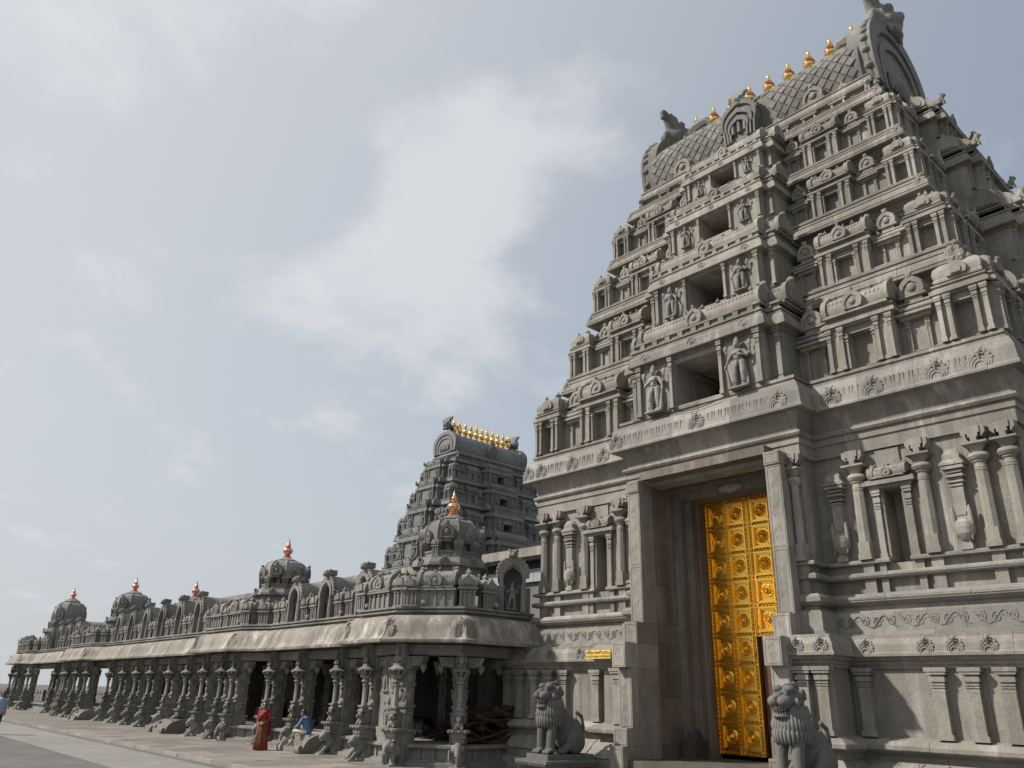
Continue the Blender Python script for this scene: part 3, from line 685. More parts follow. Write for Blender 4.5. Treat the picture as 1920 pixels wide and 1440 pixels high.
def tower_roof(S, T, mt, zc, w, d, zr, L, hd, ztop, nfin, spacing, ztip, fin_mesh, detail=True, horn_y=0.0):
    """neck with niches and railing, mouldings, then the wagon roof with gable ends and finials"""
    s = .7 if detail else .8
    # neck
    zb = zc + .72 * s
    nw, nd = w - .62, d - .62
    MB().solid([(-nw, -nd), (nw, -nd), (nw, nd), (-nw, nd)], [(0, zc), (0, zb), (.06, zb), (.06, zb + .08), (0, zb + .09), (0, zr - .55), (.08, zr - .5), (.08, zr - .42), (.22, zr - .40), (.25, zr - .3), (.20, zr - .12), (.12, zr - .08), (.12, zr - .04), (.18, zr - .04), (.18, zr)]).obj('neck', M[mt], S)
    bw = .9
    for a, hw, dd in ((0, nw, nd), (pi / 2, nd, nw)):
        k = 4 if a == 0 else 2
        for j in range(-k, k + 1):
            u = j * hw * .9 / k
            fpart('pilaster', P['pil_' + T], S, a, u, dd, zb + .08, (.13, .11, zr - .62 - zb))
        for j in range(-k, k):
            mb = MB(); mb.box(-.28, .28, -.22, 0, 0, .07); mb.box(-.24, -.17, -.17, 0, .07, .32); mb.box(.17, .24, -.17, 0, .07, .32); mb.box(-.30, .30, -.20, 0, .32, .40)
            fpart('railing_niche', cached((T, 'rail'), lambda: mb.mesh('railing_niche', M[mt])), S, a, (j + .5) * hw * .9 / k, dd, zb + .05)
        for e in (-1, 1):
            fpart('seated_lion', P['slion_w' if T == 'w' else 'slion_g'], S, a, e * (hw + .1), dd + .25, zb, (.4, .4, .5))
    # wagon roof
    hh = ztop - zr; n = 22
    prof = []
    for i in range(n + 1):
        t = i / n; a = radians(205 - 230 * t)
        prof.append((hd * 1.10 * cos(a), .42 * hh + (.58 * hh) * sin(a) if sin(a) > 0 else .42 * hh + (.42 * hh) * sin(a) / sin(radians(25))))
    base = MB(); base.prism_y([(x, z) for x, z in prof], -L, L); base.xf(Matrix.Translation((0, 0, zr)) @ Matrix.Rotation(pi / 2, 4, 'Z')); base.obj('wagon_roof', M['roof_stone'] if detail else M[mt], S, smooth=True)
    if detail:   # diamond roof tiles on the side in view: raised lozenges of equal size laid on the curve
        pts = [Vector((x, z)) for x, z in prof]; cum = [0.0]
        for p, q in zip(pts, pts[1:]): cum.append(cum[-1] + (q - p).length)
        def at(t):
            for j in range(len(pts) - 1):
                if cum[j + 1] >= t:
                    f = (t - cum[j]) / (cum[j + 1] - cum[j]); p = pts[j].lerp(pts[j + 1], f); d_ = (pts[j + 1] - pts[j]).normalized(); return p, d_
            return pts[-1], (pts[-1] - pts[-2]).normalized()
        tw, th = .42, .44
        mb = MB(); g = .022; b1, b2 = (tw / 2 - g), (th / 2 - g); cap = 300; rest = MB()
        mb.add([(-b1, 0, 0), (0, -b2, 0), (b1, 0, 0), (0, b2, 0), (-b1 * .9, 0, .035), (0, -b2 * .9, .035), (b1 * .9, 0, .035), (0, b2 * .9, .035)], [(4, 5, 6, 7), (0, 1, 5, 4), (1, 2, 6, 5), (2, 3, 7, 6), (3, 0, 4, 7)])
        tile = mb.mesh('roof_tile', M['roof_stone'])
        rows = int(cum[-1] * .5 / (th / 2)); k = int(2 * L / tw); cnt = 0
        for r in range(rows):
            p, d_ = at(th / 2 * (r + .6))
            nrm = Vector((-d_.y, d_.x))
            ang = atan2(d_.y, d_.x)
            for j in range(k + (r % 2)):
                x = -L + tw * (j + (.5 if r % 2 == 0 else 0)) + (2 * L - k * tw) / 2
                if abs(x) < 1.05 and p.y < hh * .62: continue
                if abs(x) > L - .3: continue
                m = Matrix(((1, 0, 0, x), (0, d_.x, nrm.x, p.x), (0, d_.y, nrm.y, zr + p.y), (0, 0, 0, 1)))
                if cnt < cap:
                    o = bpy.data.objects.new('roof_tile', tile); link(o, S); o.matrix_local = m; cnt += 1
                else: rest.add([m @ Vector(q) for q in mb.v], mb.f)
        if rest.v: rest.obj('small_roof_tiles', M['roof_stone'], S)['kind'] = 'stuff'
    # gable ends
    gp = [(x * (.97 if detail else 1.1), z * (1.28 if detail else 1.08)) for x, z in prof]
    for e in (-1, 1):
        mb = MB(); y0, y1 = (-.45, .35)
        mb.prism_y(gp, y0 + .12, y1)
        mb.ring_y(gp, [(x * .80, z * .84) for x, z in gp], y0, y0 + .2); mb.ring_y([(x * .70, z * .75) for x, z in gp], [(x * .60, z * .66) for x, z in gp], y0 + .02, y0 + .2)
        for i in range(0, len(gp)):
            x, z = gp[i]; mb.ball((x * .99, y0 + .22, z * .99), .13, 7, 5, 1, 1.2)
        for i in range(7): mb.ball((hd * (-.42 + .14 * i), y0 + .05, hh * (.25 + .02 * (i % 2))), .16, 6, 5, 1, .8, 2.6)
        o = mb.obj('gable_arch', M['roof_stone'] if detail else M[mt], S, smooth=True)
        o.location = (e * L, 0, zr); o.rotation_euler = (0, 0, e * pi / 2)
        g = hd * .62
        inst('face_of_glory', P['glory_' + T], S, (e * (L + .1), 0, ztop + .45), (g, g, g), e * pi / 2)
        mb = MB(); q = hd * .42
        mb.tube([(0, .0, 0), (0, .15, q * .7), (0, .6 * q, q * 1.15), (0, 1.2 * q, q * 1.25), (0, 1.5 * q, q * .9)], [q * .5, q * .42, q * .34, q * .25, q * .12], 8)
        o = mb.obj('curled_horn', M['roof_stone'] if detail else M[mt], S, smooth=True); o.location = (e * (L - .35), 0, ztop + .25); o.rotation_euler = (0, 0, e * pi / 2)
    # central dormer with its own face, small dormers
    for a in ((0,) if detail else (0,)):
        mb = MB(); ol = arch_outline(.76, hh * .66, 16, .85, .05); dep = hd * 1.10
        mb.prism_y(ol, -dep - .25, -dep + 1.2)
        for k_, sc_ in enumerate((1.0, .78, .58)): mb.ring_y([(x * sc_, z * sc_ + .03) for x, z in ol], [(x * (sc_ - .11), z * (sc_ - .11) + .03) for x, z in ol], -dep - .34 - .03 * k_, -dep - .2)
        for i in range(13):
            x, z = ol[min(len(ol) - 1, 2 + i)]; mb.ball((x * 1.02, -dep - .22, z), .13, 6, 4)
        for x in (-.25, 0, .25): mb.tube([(x, -dep - .3, .35), (x, -dep - .3, .8)], [.10, .08], 6); mb.ball((x, -dep - .3, .92), .09, 6, 4)
        fobj('central_dormer', mb, M['roof_stone'] if detail else M[mt], S, a, True).location = (0, 0, zr - .05)
        fpart('face_of_glory', P['glory_' + ('g' if T == 'w' else T)], S, a, 0, dep + .15, zr + hh * .55, (.5, .5, .5))
        if detail:
            for x in (-L * .62, L * .62): fpart('horseshoe_dormer', P['pan_w'], S, a, x, hd * .95, zr - .05, (.9, .7, .95))
            for x in (-L * .3, L * .3, -L * .85, L * .85): fpart('horseshoe_dormer', P['pan_w'], S, a, x, hd * 1.0, zr - .12, (.4, .4, .45))
    for j in range(nfin):
        x = (j - (nfin - 1) / 2) * spacing
        fz_ = ztop + .88 if detail else ztop - .05
        inst('finial', fin_mesh, S, (x, 0, fz_), (1.05, 1.05, ztip - fz_) if detail else (1.5, 1.5, ztip - fz_))
    mb = MB(); mb.box(-L, L, -.16, .16, ztop - .2, ztop + (.90 if detail else 0)); mb.obj('ridge_stone', M['roof_stone'] if detail else M[mt], S)

# ------------------------------------------------------------------ the main tower: base and storeys
X0, YC = -12.4, 24.8
G = thing('temple_gate_tower', 'huge warm grey carved granite gate tower with gilded door, filling the right side', 'temple tower', (X0, YC, 0))
BASE_L = dict(W=8.5, D=6.05, bw=3.32, p=1.0); BASE_U = dict(W=7.5, D=5.5, bw=2.74, p=.76)
OH = 2.07      # half width of the doorway
JB = 2.50      # outer edge of the jambs
def side_paths(W, D, bw, p, cut=None):
    r = [(JB, -D - p), (bw, -D - p), (bw, -D), (W, -D), (W, D)]
    return [r, [(-x, y) for x, y in r][::-1]]
def full_path(W, D, bw, p): return [(-W, D), (-W, -D), (-bw, -D), (-bw, -D - p), (bw, -D - p), (bw, -D), (W, -D), (W, D)]
def arc(o, z0, z1, n=5, bulge=1.0):
    return [(o * (1 - bulge) + o * bulge * sin(pi * i / n) , z0 + (z1 - z0) * (1 - cos(pi * i / n)) / 2) for i in range(n + 1)]
granite, fine = M['granite'], M['granite_fine']
def course(name, base, prof, mat=granite, L=1.7, smooth=False):
    for pth in side_paths(**base): stones_along(name, pth, inner(prof, -.5), mat, G, L, .008, smooth)
course('plinth_stone', BASE_L, [(.56, -.12), (.56, .31)], L=1.5)
course('step_stone', BASE_L, [(.43, .31), (.43, .52)], L=1.5)
course('lotus_stone', BASE_L, [(.36, .52), (.40, .55), (.38, .60), (.30, .72), (.24, .84), (.14, .93)], L=1.3, smooth=True)
course('neck_stone', BASE_L, [(.10, .93), (.10, 1.09), (.22, 1.09), (.22, 1.12)])
course('torus_stone', BASE_L, [(.18, 1.12), (.30, 1.13), (.34, 1.17), (.34, 1.25), (.26, 1.33), (.10, 1.38), (.05, 1.41)], L=1.9, smooth=True)
course('dado_slab', BASE_L, [(0, 1.41), (0, 2.80)], L=2.3)
course('beam_stone', BASE_L, [(.06, 2.80), (.06, 2.87), (.10, 2.88), (.10, 2.96), (.17, 2.97), (.20, 3.05)], L=2.1)
course('cornice_stone', BASE_L, [(.16, 3.05), (.30, 3.05), (.30, 3.11), (.27, 3.14), (.25, 3.30), (.17, 3.43), (.17, 3.50)], L=1.8)
course('fillet_stone', BASE_U, [(.42, 3.49), (.42, 3.56), (.36, 3.57), (.36, 3.62)], L=2.2)
course('frieze_stone', BASE_U, [(.30, 3.62), (.30, 4.05)], fine, L=1.5)
course('fillet_stone', BASE_U, [(.25, 4.05), (.25, 4.10), (.12, 4.11), (.12, 4.22)], L=2.2)
course('band_stone', BASE_U, [(.20, 4.22), (.31, 4.30), (.31, 4.40), (.22, 4.49)], fine, L=1.8)
course('recess_stone', BASE_U, [(.02, 4.49), (.02, 4.82)], L=2.4)
course('ledge_stone', BASE_U, [(.14, 4.82), (.22, 4.85), (.22, 4.93), (.17, 4.98)], fine, L=1.8)
course('recess_stone', BASE_U, [(.02, 4.98), (.02, 5.17)], L=2.4)
WX, WW = 4.66, .22     # window centre and half width
for e, pth in zip((1, -1), side_paths(**BASE_U)):
    D_, W_ = BASE_U['D'], BASE_U['W']
    pr = inner([(.14, 5.17), (.20, 5.19), (.20, 5.25), (.15, 5.285)], -.4)
    a_ = [(JB, -D_ - .76), (2.74, -D_ - .76), (2.74, -D_), (WX - WW - .02, -D_)]; b_ = [(WX + WW + .02, -D_), (W_, -D_), (W_, D_)]
    for q in (a_, b_):
        if e < 0: q = [(-x, y) for x, y in q][::-1]
        stones_along('sill_stone', q, pr, fine, G, 2.0)
    # upper wall with the window slot, lower core
    wn = WW + .03; pl = [(JB, -D_ - .76), (2.74, -D_ - .76), (2.74, -D_), (WX - wn, -D_), (WX - wn, -D_ + .6), (WX + wn, -D_ + .6), (WX + wn, -D_), (W_, -D_), (W_, D_), (JB, D_)]
    if e < 0: pl = [(-x, y) for x, y in pl][::-1]
    MB().solid(pl, [(0, 5.0), (0, 7.96)]).obj('upper_wall', granite, G)
    MB().box(min(e * JB, e * 7.0), max(e * JB, e * 7.0), -5.0, 5.2, -.1, 5.0).obj('core_wall', granite, G)
    MB().box(min(e * JB, e * 8.2), max(e * JB, e * 8.2), -5.7, 5.6, -.1, 3.46).obj('core_wall', granite, G)
pth = full_path(**BASE_U)
stones_along('architrave_stone', pth, inner([(.09, 7.95), (.09, 8.28), (.13, 8.29), (.13, 8.46)], -.5), granite, G, 2.0)
stones_along('roll_stone', pth, inner([(.10, 8.46), (.19, 8.48), (.23, 8.54), (.19, 8.61), (.10, 8.63), (.11, 8.75), (.16, 8.92), (.30, 9.13)], -.5), granite, G, 2.1, smooth=True)
stones_along('great_cornice_stone', pth, inner([(.20, 9.12), (.49, 9.13), (.49, 9.19), (.46, 9.24), (.43, 9.60), (.36, 9.78), (.33, 9.86)], -.5), fine, G, 1.6)
stones_along('fillet_stone', pth, inner([(.28, 9.86), (.28, 9.94), (.21, 9.95), (.21, 10.01), (.25, 10.02), (.25, 10.10)], -.5), granite, G, 2.2)
MB().solid([(-7.3, -5.3), (-2.6, -5.3), (-2.6, -6.1), (2.6, -6.1), (2.6, -5.3), (7.3, -5.3), (7.3, 5.3), (-7.3, 5.3)], [(0, 8.06), (0, 9.86)]).obj('core_wall', granite, G)

# pilasters of the dado
for x, f in ((2.74, 1), (3.2, 1), (3.66, 0), (5.25, 0), (5.92, 0), (6.58, 0), (7.3, 0), (8.36, 0), (-2.74, 1), (-3.66, 0), (-4.42, 0), (-5.75, 0), (-6.40, 0), (-7.05, 0), (-7.72, 0), (-8.36, 0)):
    y = -BASE_L['D'] - (1.0 if f else 0)
    inst('pilaster', P['pil_w'], G, (x, y, 1.40), (.33, .20, 1.415))
for y in (-4.9, -3.6, -2.0):
    for e in (-1, 1): inst('pilaster', P['pil_w'], G, (e * 8.5, y, 1.40), (.33, .2, 1.415), e * pi / 2)
# columns, brackets and strings of blocks of the upper wall
cols = [(2.62, 1), (3.88, 0), (5.45, 0), (6.70, 0), (7.30, 0), (-2.62, 1), (-3.80, 0), (-5.32, 0), (-6.58, 0), (-7.22, 0)]
blk = MB().box(-.5, .5, -1, 0, 0, 1).mesh('block', granite)
for x, f in cols:
    y = -BASE_U['D'] - (.76 if f else 0)
    inst('column', P['col_w'], G, (x, y, 5.28), (.34 if not f else .27, .27, 2.42))
    inst('bracket', P['bra_w'], G, (x, y, 7.62), (.30, .30, .35))
    inst('block', blk, G, (x, y, 4.98), (.26, .13, .19)); inst('block', blk, G, (x, y, 4.50), (.26, .14, .315))
for e in (-1, 1):
    for x in (4.22, 5.08): inst('block', blk, G, (e * x, -5.5, 4.98), (.15, .12, .19)); inst('block', blk, G, (e * x, -5.5, 4.5), (.16, .12, .315))
# vase pilasters
def vase_mesh():
    mb = MB()
    mb.box(-.30, .30, -.5, 0, 0, .05); mb.box(-.22, .22, -.42, 0, .05, .08)
    mb.lathe([(.20, .08), (.30, .10), (.48, .15), (.52, .21), (.48, .26), (.30, .29), (.26, .30)], 16, (0, -.32, 0), 0, 1, .85)
    for s in (-1, 1): mb.ball((s * .42, -.42, .30), .13, 7, 5); mb.tube([(s * .40, -.45, .3), (s * .46, -.5, .2), (s * .34, -.5, .12)], .06, 5)
    mb.box(-.34, .34, -.42, 0, .29, .33); mb.box(-.24, .24, -.46, 0, .33, .36)
    mb.box(-.30, .30, -.40, 0, .36, .62)
    for z0, z1, w in ((.62, .64, .34), (.655, .675, .42), (.69, .70, .34), (.71, .735, .46), (.755, .78, .40), (.79, .82, .56), (.83, .85, .62), (.86, .94, .44)): mb.box(-w, w, -.2 - w * .8, 0, z0, z1)
    mb.frus(1.24, 1.2, .8, .8, .85, .90, 0, -.1); mb.frus(.9, .8, .44, .5, .94, 1.0, 0, -.1)
    return mb.mesh('vase_pilaster', granite, True)
P['vase'] = vase_mesh()
for x in (6.14, 3.30, -6.0, -3.22): inst('vase_pilaster', P['vase'], G, (x, -5.5, 5.28), (.42, .42, 2.3))
# windows: slot, thin side pilasters, lintel and a wagon roof over it
wr = shala_roof_mesh(granite, .78, .20, 3, True)
for e in (-1, 1):
    f = MB()
    for q in (-1, 1): f.box(q * (WW + .035) - .035, q * (WW + .035) + .035, -.07, .5, 0, 1.72)
    f.box(-WW - .30, WW + .30, -.16, .0, 1.72, 1.80); f.box(-WW - .40, WW + .40, -.26, .0, 1.80, 1.90); f.box(-WW - .36, WW + .36, -.2, .0, 1.90, 1.94); f.box(-WW - .07, WW + .07, -.05, .58, 1.70, 2.7)
    o = f.obj('window', granite, G, (e * WX, -5.5, 5.22))
    for q in (-1, 1): inst('pilaster', P['pil_w'], o, (q * .37, 0, .04), (.17, .14, 1.69))
    inst('wagon_roof', wr, o, (0, -.08, 1.99))
    MB().box(-WW, WW, .54, .585, -.2, 1.72).obj('window_back', granite, o)
# friezes of running scrolls
vs1 = vine_strip(1.50, .36, 0, fine); vs2 = vine_strip(1.1, .36, 0, fine)
y = -BASE_U['D'] - .31
for x0 in (2.95, 4.50, 6.05): inst('vine_carving', vs1, G, (x0, y, 3.66)); inst('vine_carving', vs1, G, (-x0 - 1.5, y, 3.66))
wv = MB(); pts = [(i * .03, 0, .012 * sin(i * 1.1)) for i in range(52)]; wv.tube(pts, .014, 4); wv.tube([(p[0], 0, -p[2]) for p in pts], .014, 4); wv = wv.mesh('chain_carving', fine, True)
for z_, yo in ((4.35, .315), (4.89, .225)):
    for k in range(3): inst('chain_carving', wv, G, (3.0 + 1.55 * k, -5.5 - yo, z_)); inst('chain_carving', wv, G, (-4.53 - 1.55 * k, -5.5 - yo, z_))
# lotus leaves on the plinth
lf = MB(); lf.add([(-.12, -.0, 0), (.02, -.02, 0), (.16, -.0, 0), (-.02, .10, .2), (.1, .085, .2), (.24, .10, .2), (.16, .2, .36), (.22, .2, .36), (.3, .21, .36)], [(0, 1, 4, 3), (1, 2, 5, 4), (3, 4, 7, 6), (4, 5, 8, 7)])
lf = MB(); lf.tube([(0, -.02, 0), (.05, .03, .08), (.11, .10, .18), (.16, .16, .28), (.24, .22, .36)], [.030, .026, .022, .02, .015], 5); lf = lf.mesh('lotus_leaf', granite, True)
for k in range(11): inst('lotus_leaf', lf, G, (-8.6 + k * .50, -6.05 - .39, .56)); inst('lotus_leaf', lf, G, (3.5 + k * .50, -6.05 - .39, .56))
# medallions: lower cornice, great cornice
med = P['med_w']
for x, f in ((-8.6, 0), (-8.05, 0), (-7.45, 0), (-6.85, 0), (-6.2, 0), (-4.95, 0), (-4.25, 0), (3.86, 0), (5.15, 0), (5.75, 0), (6.40, 0), (7.7, 0), (2.72, 1), (3.3, 1)):
    inst('medallion', med, G, (x, -6.05 - .25 - (1.0 if f else 0), 3.07), (.36, .26, .40))
for x, f in ((-7.75, 0), (-7.1, 0), (-5.6, 0), (-4.2, 0), (-3.0, 1), (2.55, 1), (0, 1), (3.65, 0), (4.72, 0), (6.25, 0), (7.2, 0)):
    inst('medallion', med, G, (x, -5.5 - .445 - (.76 if f else 0), 9.19), (.54, .20, .54))
pet = MB(); ol = [(-.5, 1)] + [(-.5 + (1 - cos(a)) * .5, .35 - .35 * sin(a)) for a in [pi * i / 8 for i in range(9)]] + [(.5, 1)]
pet.ring_y(ol, [(x * .62, z * .8 + .2) for x, z in ol], -1, 0); pet = pet.mesh('leaf_moulding', fine)
for x0, x1, f in ((-2.7, -.35, 1), (.35, 2.2, 1), (-6.8, -5.9, 0), (-5.3, -4.5, 0), (5.0, 5.95, 0), (6.5, 6.95, 0), (3.95, 4.4, 0)):
    k = int((x1 - x0) / .22)
    for j in range(k): inst('leaf_moulding', pet, G, (x0 + (j + .5) * .22, -5.5 - .445 - (.76 if f else 0), 9.30), (.17, .008, .32))

mb = MB(); mb.tube([(-2.4 + 5.6 * i / 20, -6.26 - .40, 9.93 + .10 * sin(i * .55) + .35 * max(0, i - 14) / 6) for i in range(21)], .012, 5); mb.obj('wire', M['iron'], G)
# doorway: stepped jambs, reveal blocks, inner frame, soffit
JZ = [(-.1, .90, -7.8), (.90, 1.33, -7.62), (1.33, 2.82, -7.38), (2.82, 3.46, -7.62), (3.46, 4.02, -7.1), (4.02, 5.6, -6.8), (5.6, 7.72, -6.8), (7.72, 8.06, -6.84)]
for e in (-1, 1):
    for k, (z0, z1, y) in enumerate(JZ):
        x0, x1 = sorted((e * OH, e * (JB + (.02 if k < 5 else 0))))
        mb = MB(); mb.box(x0, x1, y, -6.2, z0 + .003, z1 - .003)
        bx = (x0 + .03, x1 - .03)
        fw = .025
        for (a_, b_, c_, d_) in ((bx[0], bx[0] + fw, z0 + .04, z1 - .04), (bx[1] - fw, bx[1], z0 + .04, z1 - .04), (bx[0] + fw, bx[1] - fw, z0 + .04, z0 + .04 + fw), (bx[0] + fw, bx[1] - fw, z1 - .04 - fw, z1 - .04)): mb.box(a_, b_, y - .010, y + .02, c_, d_)
        o = mb.obj('jamb_block', granite, G)
        h = z1 - z0 - .16
        v = cached(('jv', round(h, 2)), lambda: vine_strip(h, .30, .008, granite, True))
        inst('vine_carving', v, o, (x0 + .065, y - .005, z0 + .08))
    # reveal of large blocks, back to the inner frame
    zs = [-.1, .9, 1.33, 2.1, 2.85, 3.5, 4.05, 5.1, 6.3, 7.2, 8.05]
    for k in range(len(zs) - 1):
        cuts = [-6.2, -5.72 + random.uniform(-.08, .08), -5.2]
        for a_, b_ in zip(cuts, cuts[1:]):
            j = random.uniform(0, .008); x0, x1 = sorted((e * (OH + j), e * (OH + .6)))
            MB().box(x0, x1, a_ + .006, b_ - .006, zs[k] + .006, zs[k + 1] - .006).obj('reveal_block', M['granite_reveal'], G)
    x0, x1 = sorted((e * (OH + .022), e * (OH + .5))); MB().box(x0, x1, -6.19, -5.21, -.1, 8.04).obj('mortar', M['pale_paving'], G)
    # inner frame
    for (w0, w1, y0, y1) in ((1.80, OH + .3, -5.2, -4.3), (1.56, 1.80, -5.0, -4.3), (1.47, 1.56, -4.75, -4.3)):
        x0, x1 = sorted((e * w0, e * w1)); MB().box(x0, x1, y0 + .015, y1, -.1, 7.9).obj('door_frame', M['granite_reveal'], G)
    mb = MB(); x0, x1 = sorted((e * 1.50, e * 1.95)); mb.box(x0, x1, -5.5, -4.9, .55, 1.05); mb.frus(.3, .4, .18, .2, 1.05, 1.3, e * 1.72, -5.2); mb.obj('threshold_block', M['granite_dark_shade'], G)
for k in range(5):
    MB().box(-OH + k * .828 + .003, -OH + (k + 1) * .828 - .003, -6.75, -5.2, 8.06, 8.3).obj('soffit_slab', M['granite_reveal'], G)
MB().box(-2.2, 2.2, -5.2, -4.3, 7.66, 8.4).obj('door_lintel', M['granite_reveal'], G)
MB().box(-2.2, 2.2, -5.35, -5.2, 7.92, 8.06).obj('door_lintel', M['granite_reveal'], G)
mb = MB(); mb.ball((-.0, -5.22, 7.8), .15, 8, 6, 2.2, .5); mb.ball((-.25, -5.22, 7.8), .1, 7, 5, 1.5, .6); mb.ball((.25, -5.22, 7.8), .1, 7, 5, 1.5, .6); mb.obj('lintel_carving', M['granite'], G, smooth=True)
MB().box(-OH, OH, -7.6, -4.2, -.1, .58).obj('door_floor', M['granite_dark_shade'], G)
for k in range(3): MB().box(-OH + .02, OH - .02, -7.6 - .35 * (k + 1), -7.6 - .35 * k, -.1, .58 - .19 * (k + 1)).obj('entrance_step', granite, G)

# gilded door
gold = M['gold']
def door_panel_mesh(w, h):
    mb = MB()
    for (a, b, y) in ((.5, .45, -.10), (.45, .40, -.055)):
        mb.add([], [])
        for (x0, x1, z0, z1) in ((-a, -b, -a, a), (b, a, -a, a), (-b, b, -a, -b), (-b, b, b, a)): mb.box(x0 * w, x1 * w, y, 0, z0 * h, z1 * h)
    mb.box(-.38 * w, .38 * w, -.012, 0, -.38 * h, .38 * h)
    s = len(mb.v); r = min(w, h)
    mb.lathe([(.36 * r, 0), (.36 * r, .03), (.31 * r, .05), (.28 * r, .03), (.25 * r, .055), (.19 * r, .09), (.16 * r, .075), (.12 * r, .11), (.07 * r, .125), (.05 * r, .105), (0, .11)], 20)
    for k in range(16): mb.ball((.325 * r * cos(k * pi / 8), .325 * r * sin(k * pi / 8), .045), .032 * r, 5, 4)
    for k in range(12): mb.ball((.205 * r * cos(k * pi / 6 + .2), .205 * r * sin(k * pi / 6 + .2), .075), .028 * r, 5, 4)
    mb.xf(Matrix.Rotation(pi / 2, 4, 'X'), s)
    for cx in (-1, 1):
        for cz in (-1, 1): mb.ball((cx * .33 * w, -.02, cz * .33 * h), .04 * r, 5, 4)
    return mb.mesh('door_panel', gold, True)
def door_band(L, w, vertical):
    mb = MB(); mb.box(0, L, -.04, 0, -w / 2, w / 2); mb.box(0, L, -.10, 0, -w / 2, -w / 2 + .020); mb.box(0, L, -.10, 0, w / 2 - .020, w / 2)
    k = int(L / .055)
    for j in range(k):
        x = (j + .5) * L / k; mb.ball((x, -.06, w * .18 * (1 if j % 2 else -1)), .030, 5, 4, 1.1, 1.2)
    if vertical: mb.xf(Matrix(((0, 0, 1, 0), (0, 1, 0, 0), (1, 0, 0, 0), (0, 0, 0, 1))))
    return mb.mesh('door_band', gold, True)
DZ0, DZ1, DW = .70, 7.66, 1.44
DY = -4.36
ph = (DZ1 - DZ0 - .13) / 9; bw_ = .13; pw = (DW - bw_ * 3) / 2
pm = door_panel_mesh(pw, ph - bw_); bh = door_band(DW, bw_, False); bv = door_band(DZ1 - DZ0, bw_, True)
for e in (-1, 1):
    x0 = -DW - .01 if e < 0 else .01
    zlow = DZ0 if e < 0 else DZ0 + ph * 4 + .06
    d = MB().box(x0, x0 + DW, DY, DY + .07, zlow, DZ1).obj('gilded_door', gold, G)
    for k in range(10):
        z = DZ0 + .065 + k * ph
        if e > 0 and k < 4: continue
        inst('door_band', bh, d, (x0, DY, z))
    for j in range(3):
        if e < 0: inst('door_band', bv, d, (x0 + bw_ / 2 + j * (pw + bw_), DY - .004, DZ0))
        else: inst('door_band', bv, d, (x0 + bw_ / 2 + j * (pw + bw_), DY - .004, zlow), (1, 1, (DZ1 - zlow) / (DZ1 - DZ0)))
    for k in range(9):
        if e > 0 and k < 4: continue
        for j in range(2): inst('door_panel', pm, d, (x0 + bw_ + pw / 2 + j * (pw + bw_), DY, DZ0 + .065 + (k + .5) * ph))
    if e < 0:
        MB().box(-.10, -.02, DY - .07, DY - .03, 3.2, 3.32).obj('door_latch', M['iron'], d)
MB().box(.02, DW, DY + .06, DY + .12, DZ0, DZ0 + ph * 4 + .06).obj('wooden_wicket', M['wood'], G)

# storeys and roof
ZC = [9.14, 12.57, 15.45, 17.9, 20.2]; WT = [7.99, 7.09, 6.40, 5.83, 5.25]; DT = [5.99, 5.0, 4.30, 3.68, 3.05]
tower_storeys(G, 'w', 'granite', ZC, WT, DT, [6.5, 5.72, 4.9, 4.12], [2.2, 1.95, 1.75, 1.5], [.77, .65, .54, .44],
              [(10.15, 11.5), (13.5, 14.6), (16.4, 17.22), (18.8, 19.38)], [11.75, 14.69, 17.3, 19.48], True, True, (0, pi / 2, -pi / 2))
FIN = finial_mesh(M['gold_bright'], M['maroon'])
tower_roof(G, 'w', 'granite', 20.2, 5.25, 3.05, 21.55, 4.5, 2.2, 24.35, 9, .89, 26.5, FIN)

# ------------------------------------------------------------------ ground, road, kerb, pavement
def setting(o): o['kind'] = 'structure'; return o
MB().box(-2500, 2500, -2500, 2500, -1.5, -.10).obj('ground', M['paving']); setting(bpy.data.objects['ground'])
MO = Vector((-22.0, 0, 0)); MR = radians(-2.0)
def frame(name, lx, ly, label=None, cat=None, group=None, z=0, rz=0):
    c, s = cos(MR), sin(MR)
    p = (MO.x + c * lx - s * ly, MO.y + s * lx + c * ly, z)
    return thing(name, label, cat, p, MR + rz, group) if label else p
fr = bpy.data.objects.new('pavement', None); link(fr); fr.location = MO; fr.rotation_euler = (0, 0, MR); setting(fr)
base = MB().box(-90, 45, 11.02, 60, -.4, -.012).obj('pavement_bed', M['pavement'], fr)
pav = [MB().box(-.595, .595, -.495, .495, -.06, 0).mesh('paving_slab', M['pavement'])]
for i in range(44):
    for j in range(4):
        o = inst('paving_slab', pav[0], fr, (-40 + i * 1.2 + (j % 2) * .6 + .6, 11.53 + j * 1.0, random.uniform(-.005, .004)))
        o.rotation_euler = (random.uniform(-.002, .002), random.uniform(-.002, .002), 0)
kerb = MB().box(-.74, .74, -.09, .09, -.35, .012).mesh('kerb_stone', M['pale_paving'])
for i in range(70):
    o = inst('kerb_stone', kerb, fr, (-90 + i * 1.5, 10.93 + random.uniform(-.008, .008), random.uniform(-.008, .006)))
rd = bpy.data.objects.new('road_band', None); link(rd); rd.location = MO; rd.rotation_euler = (0, 0, MR); setting(rd)
MB().box(-90, 45, 8.0, 10.46, -.12, -.096).obj('pale_band', M['pale_paving'], rd)

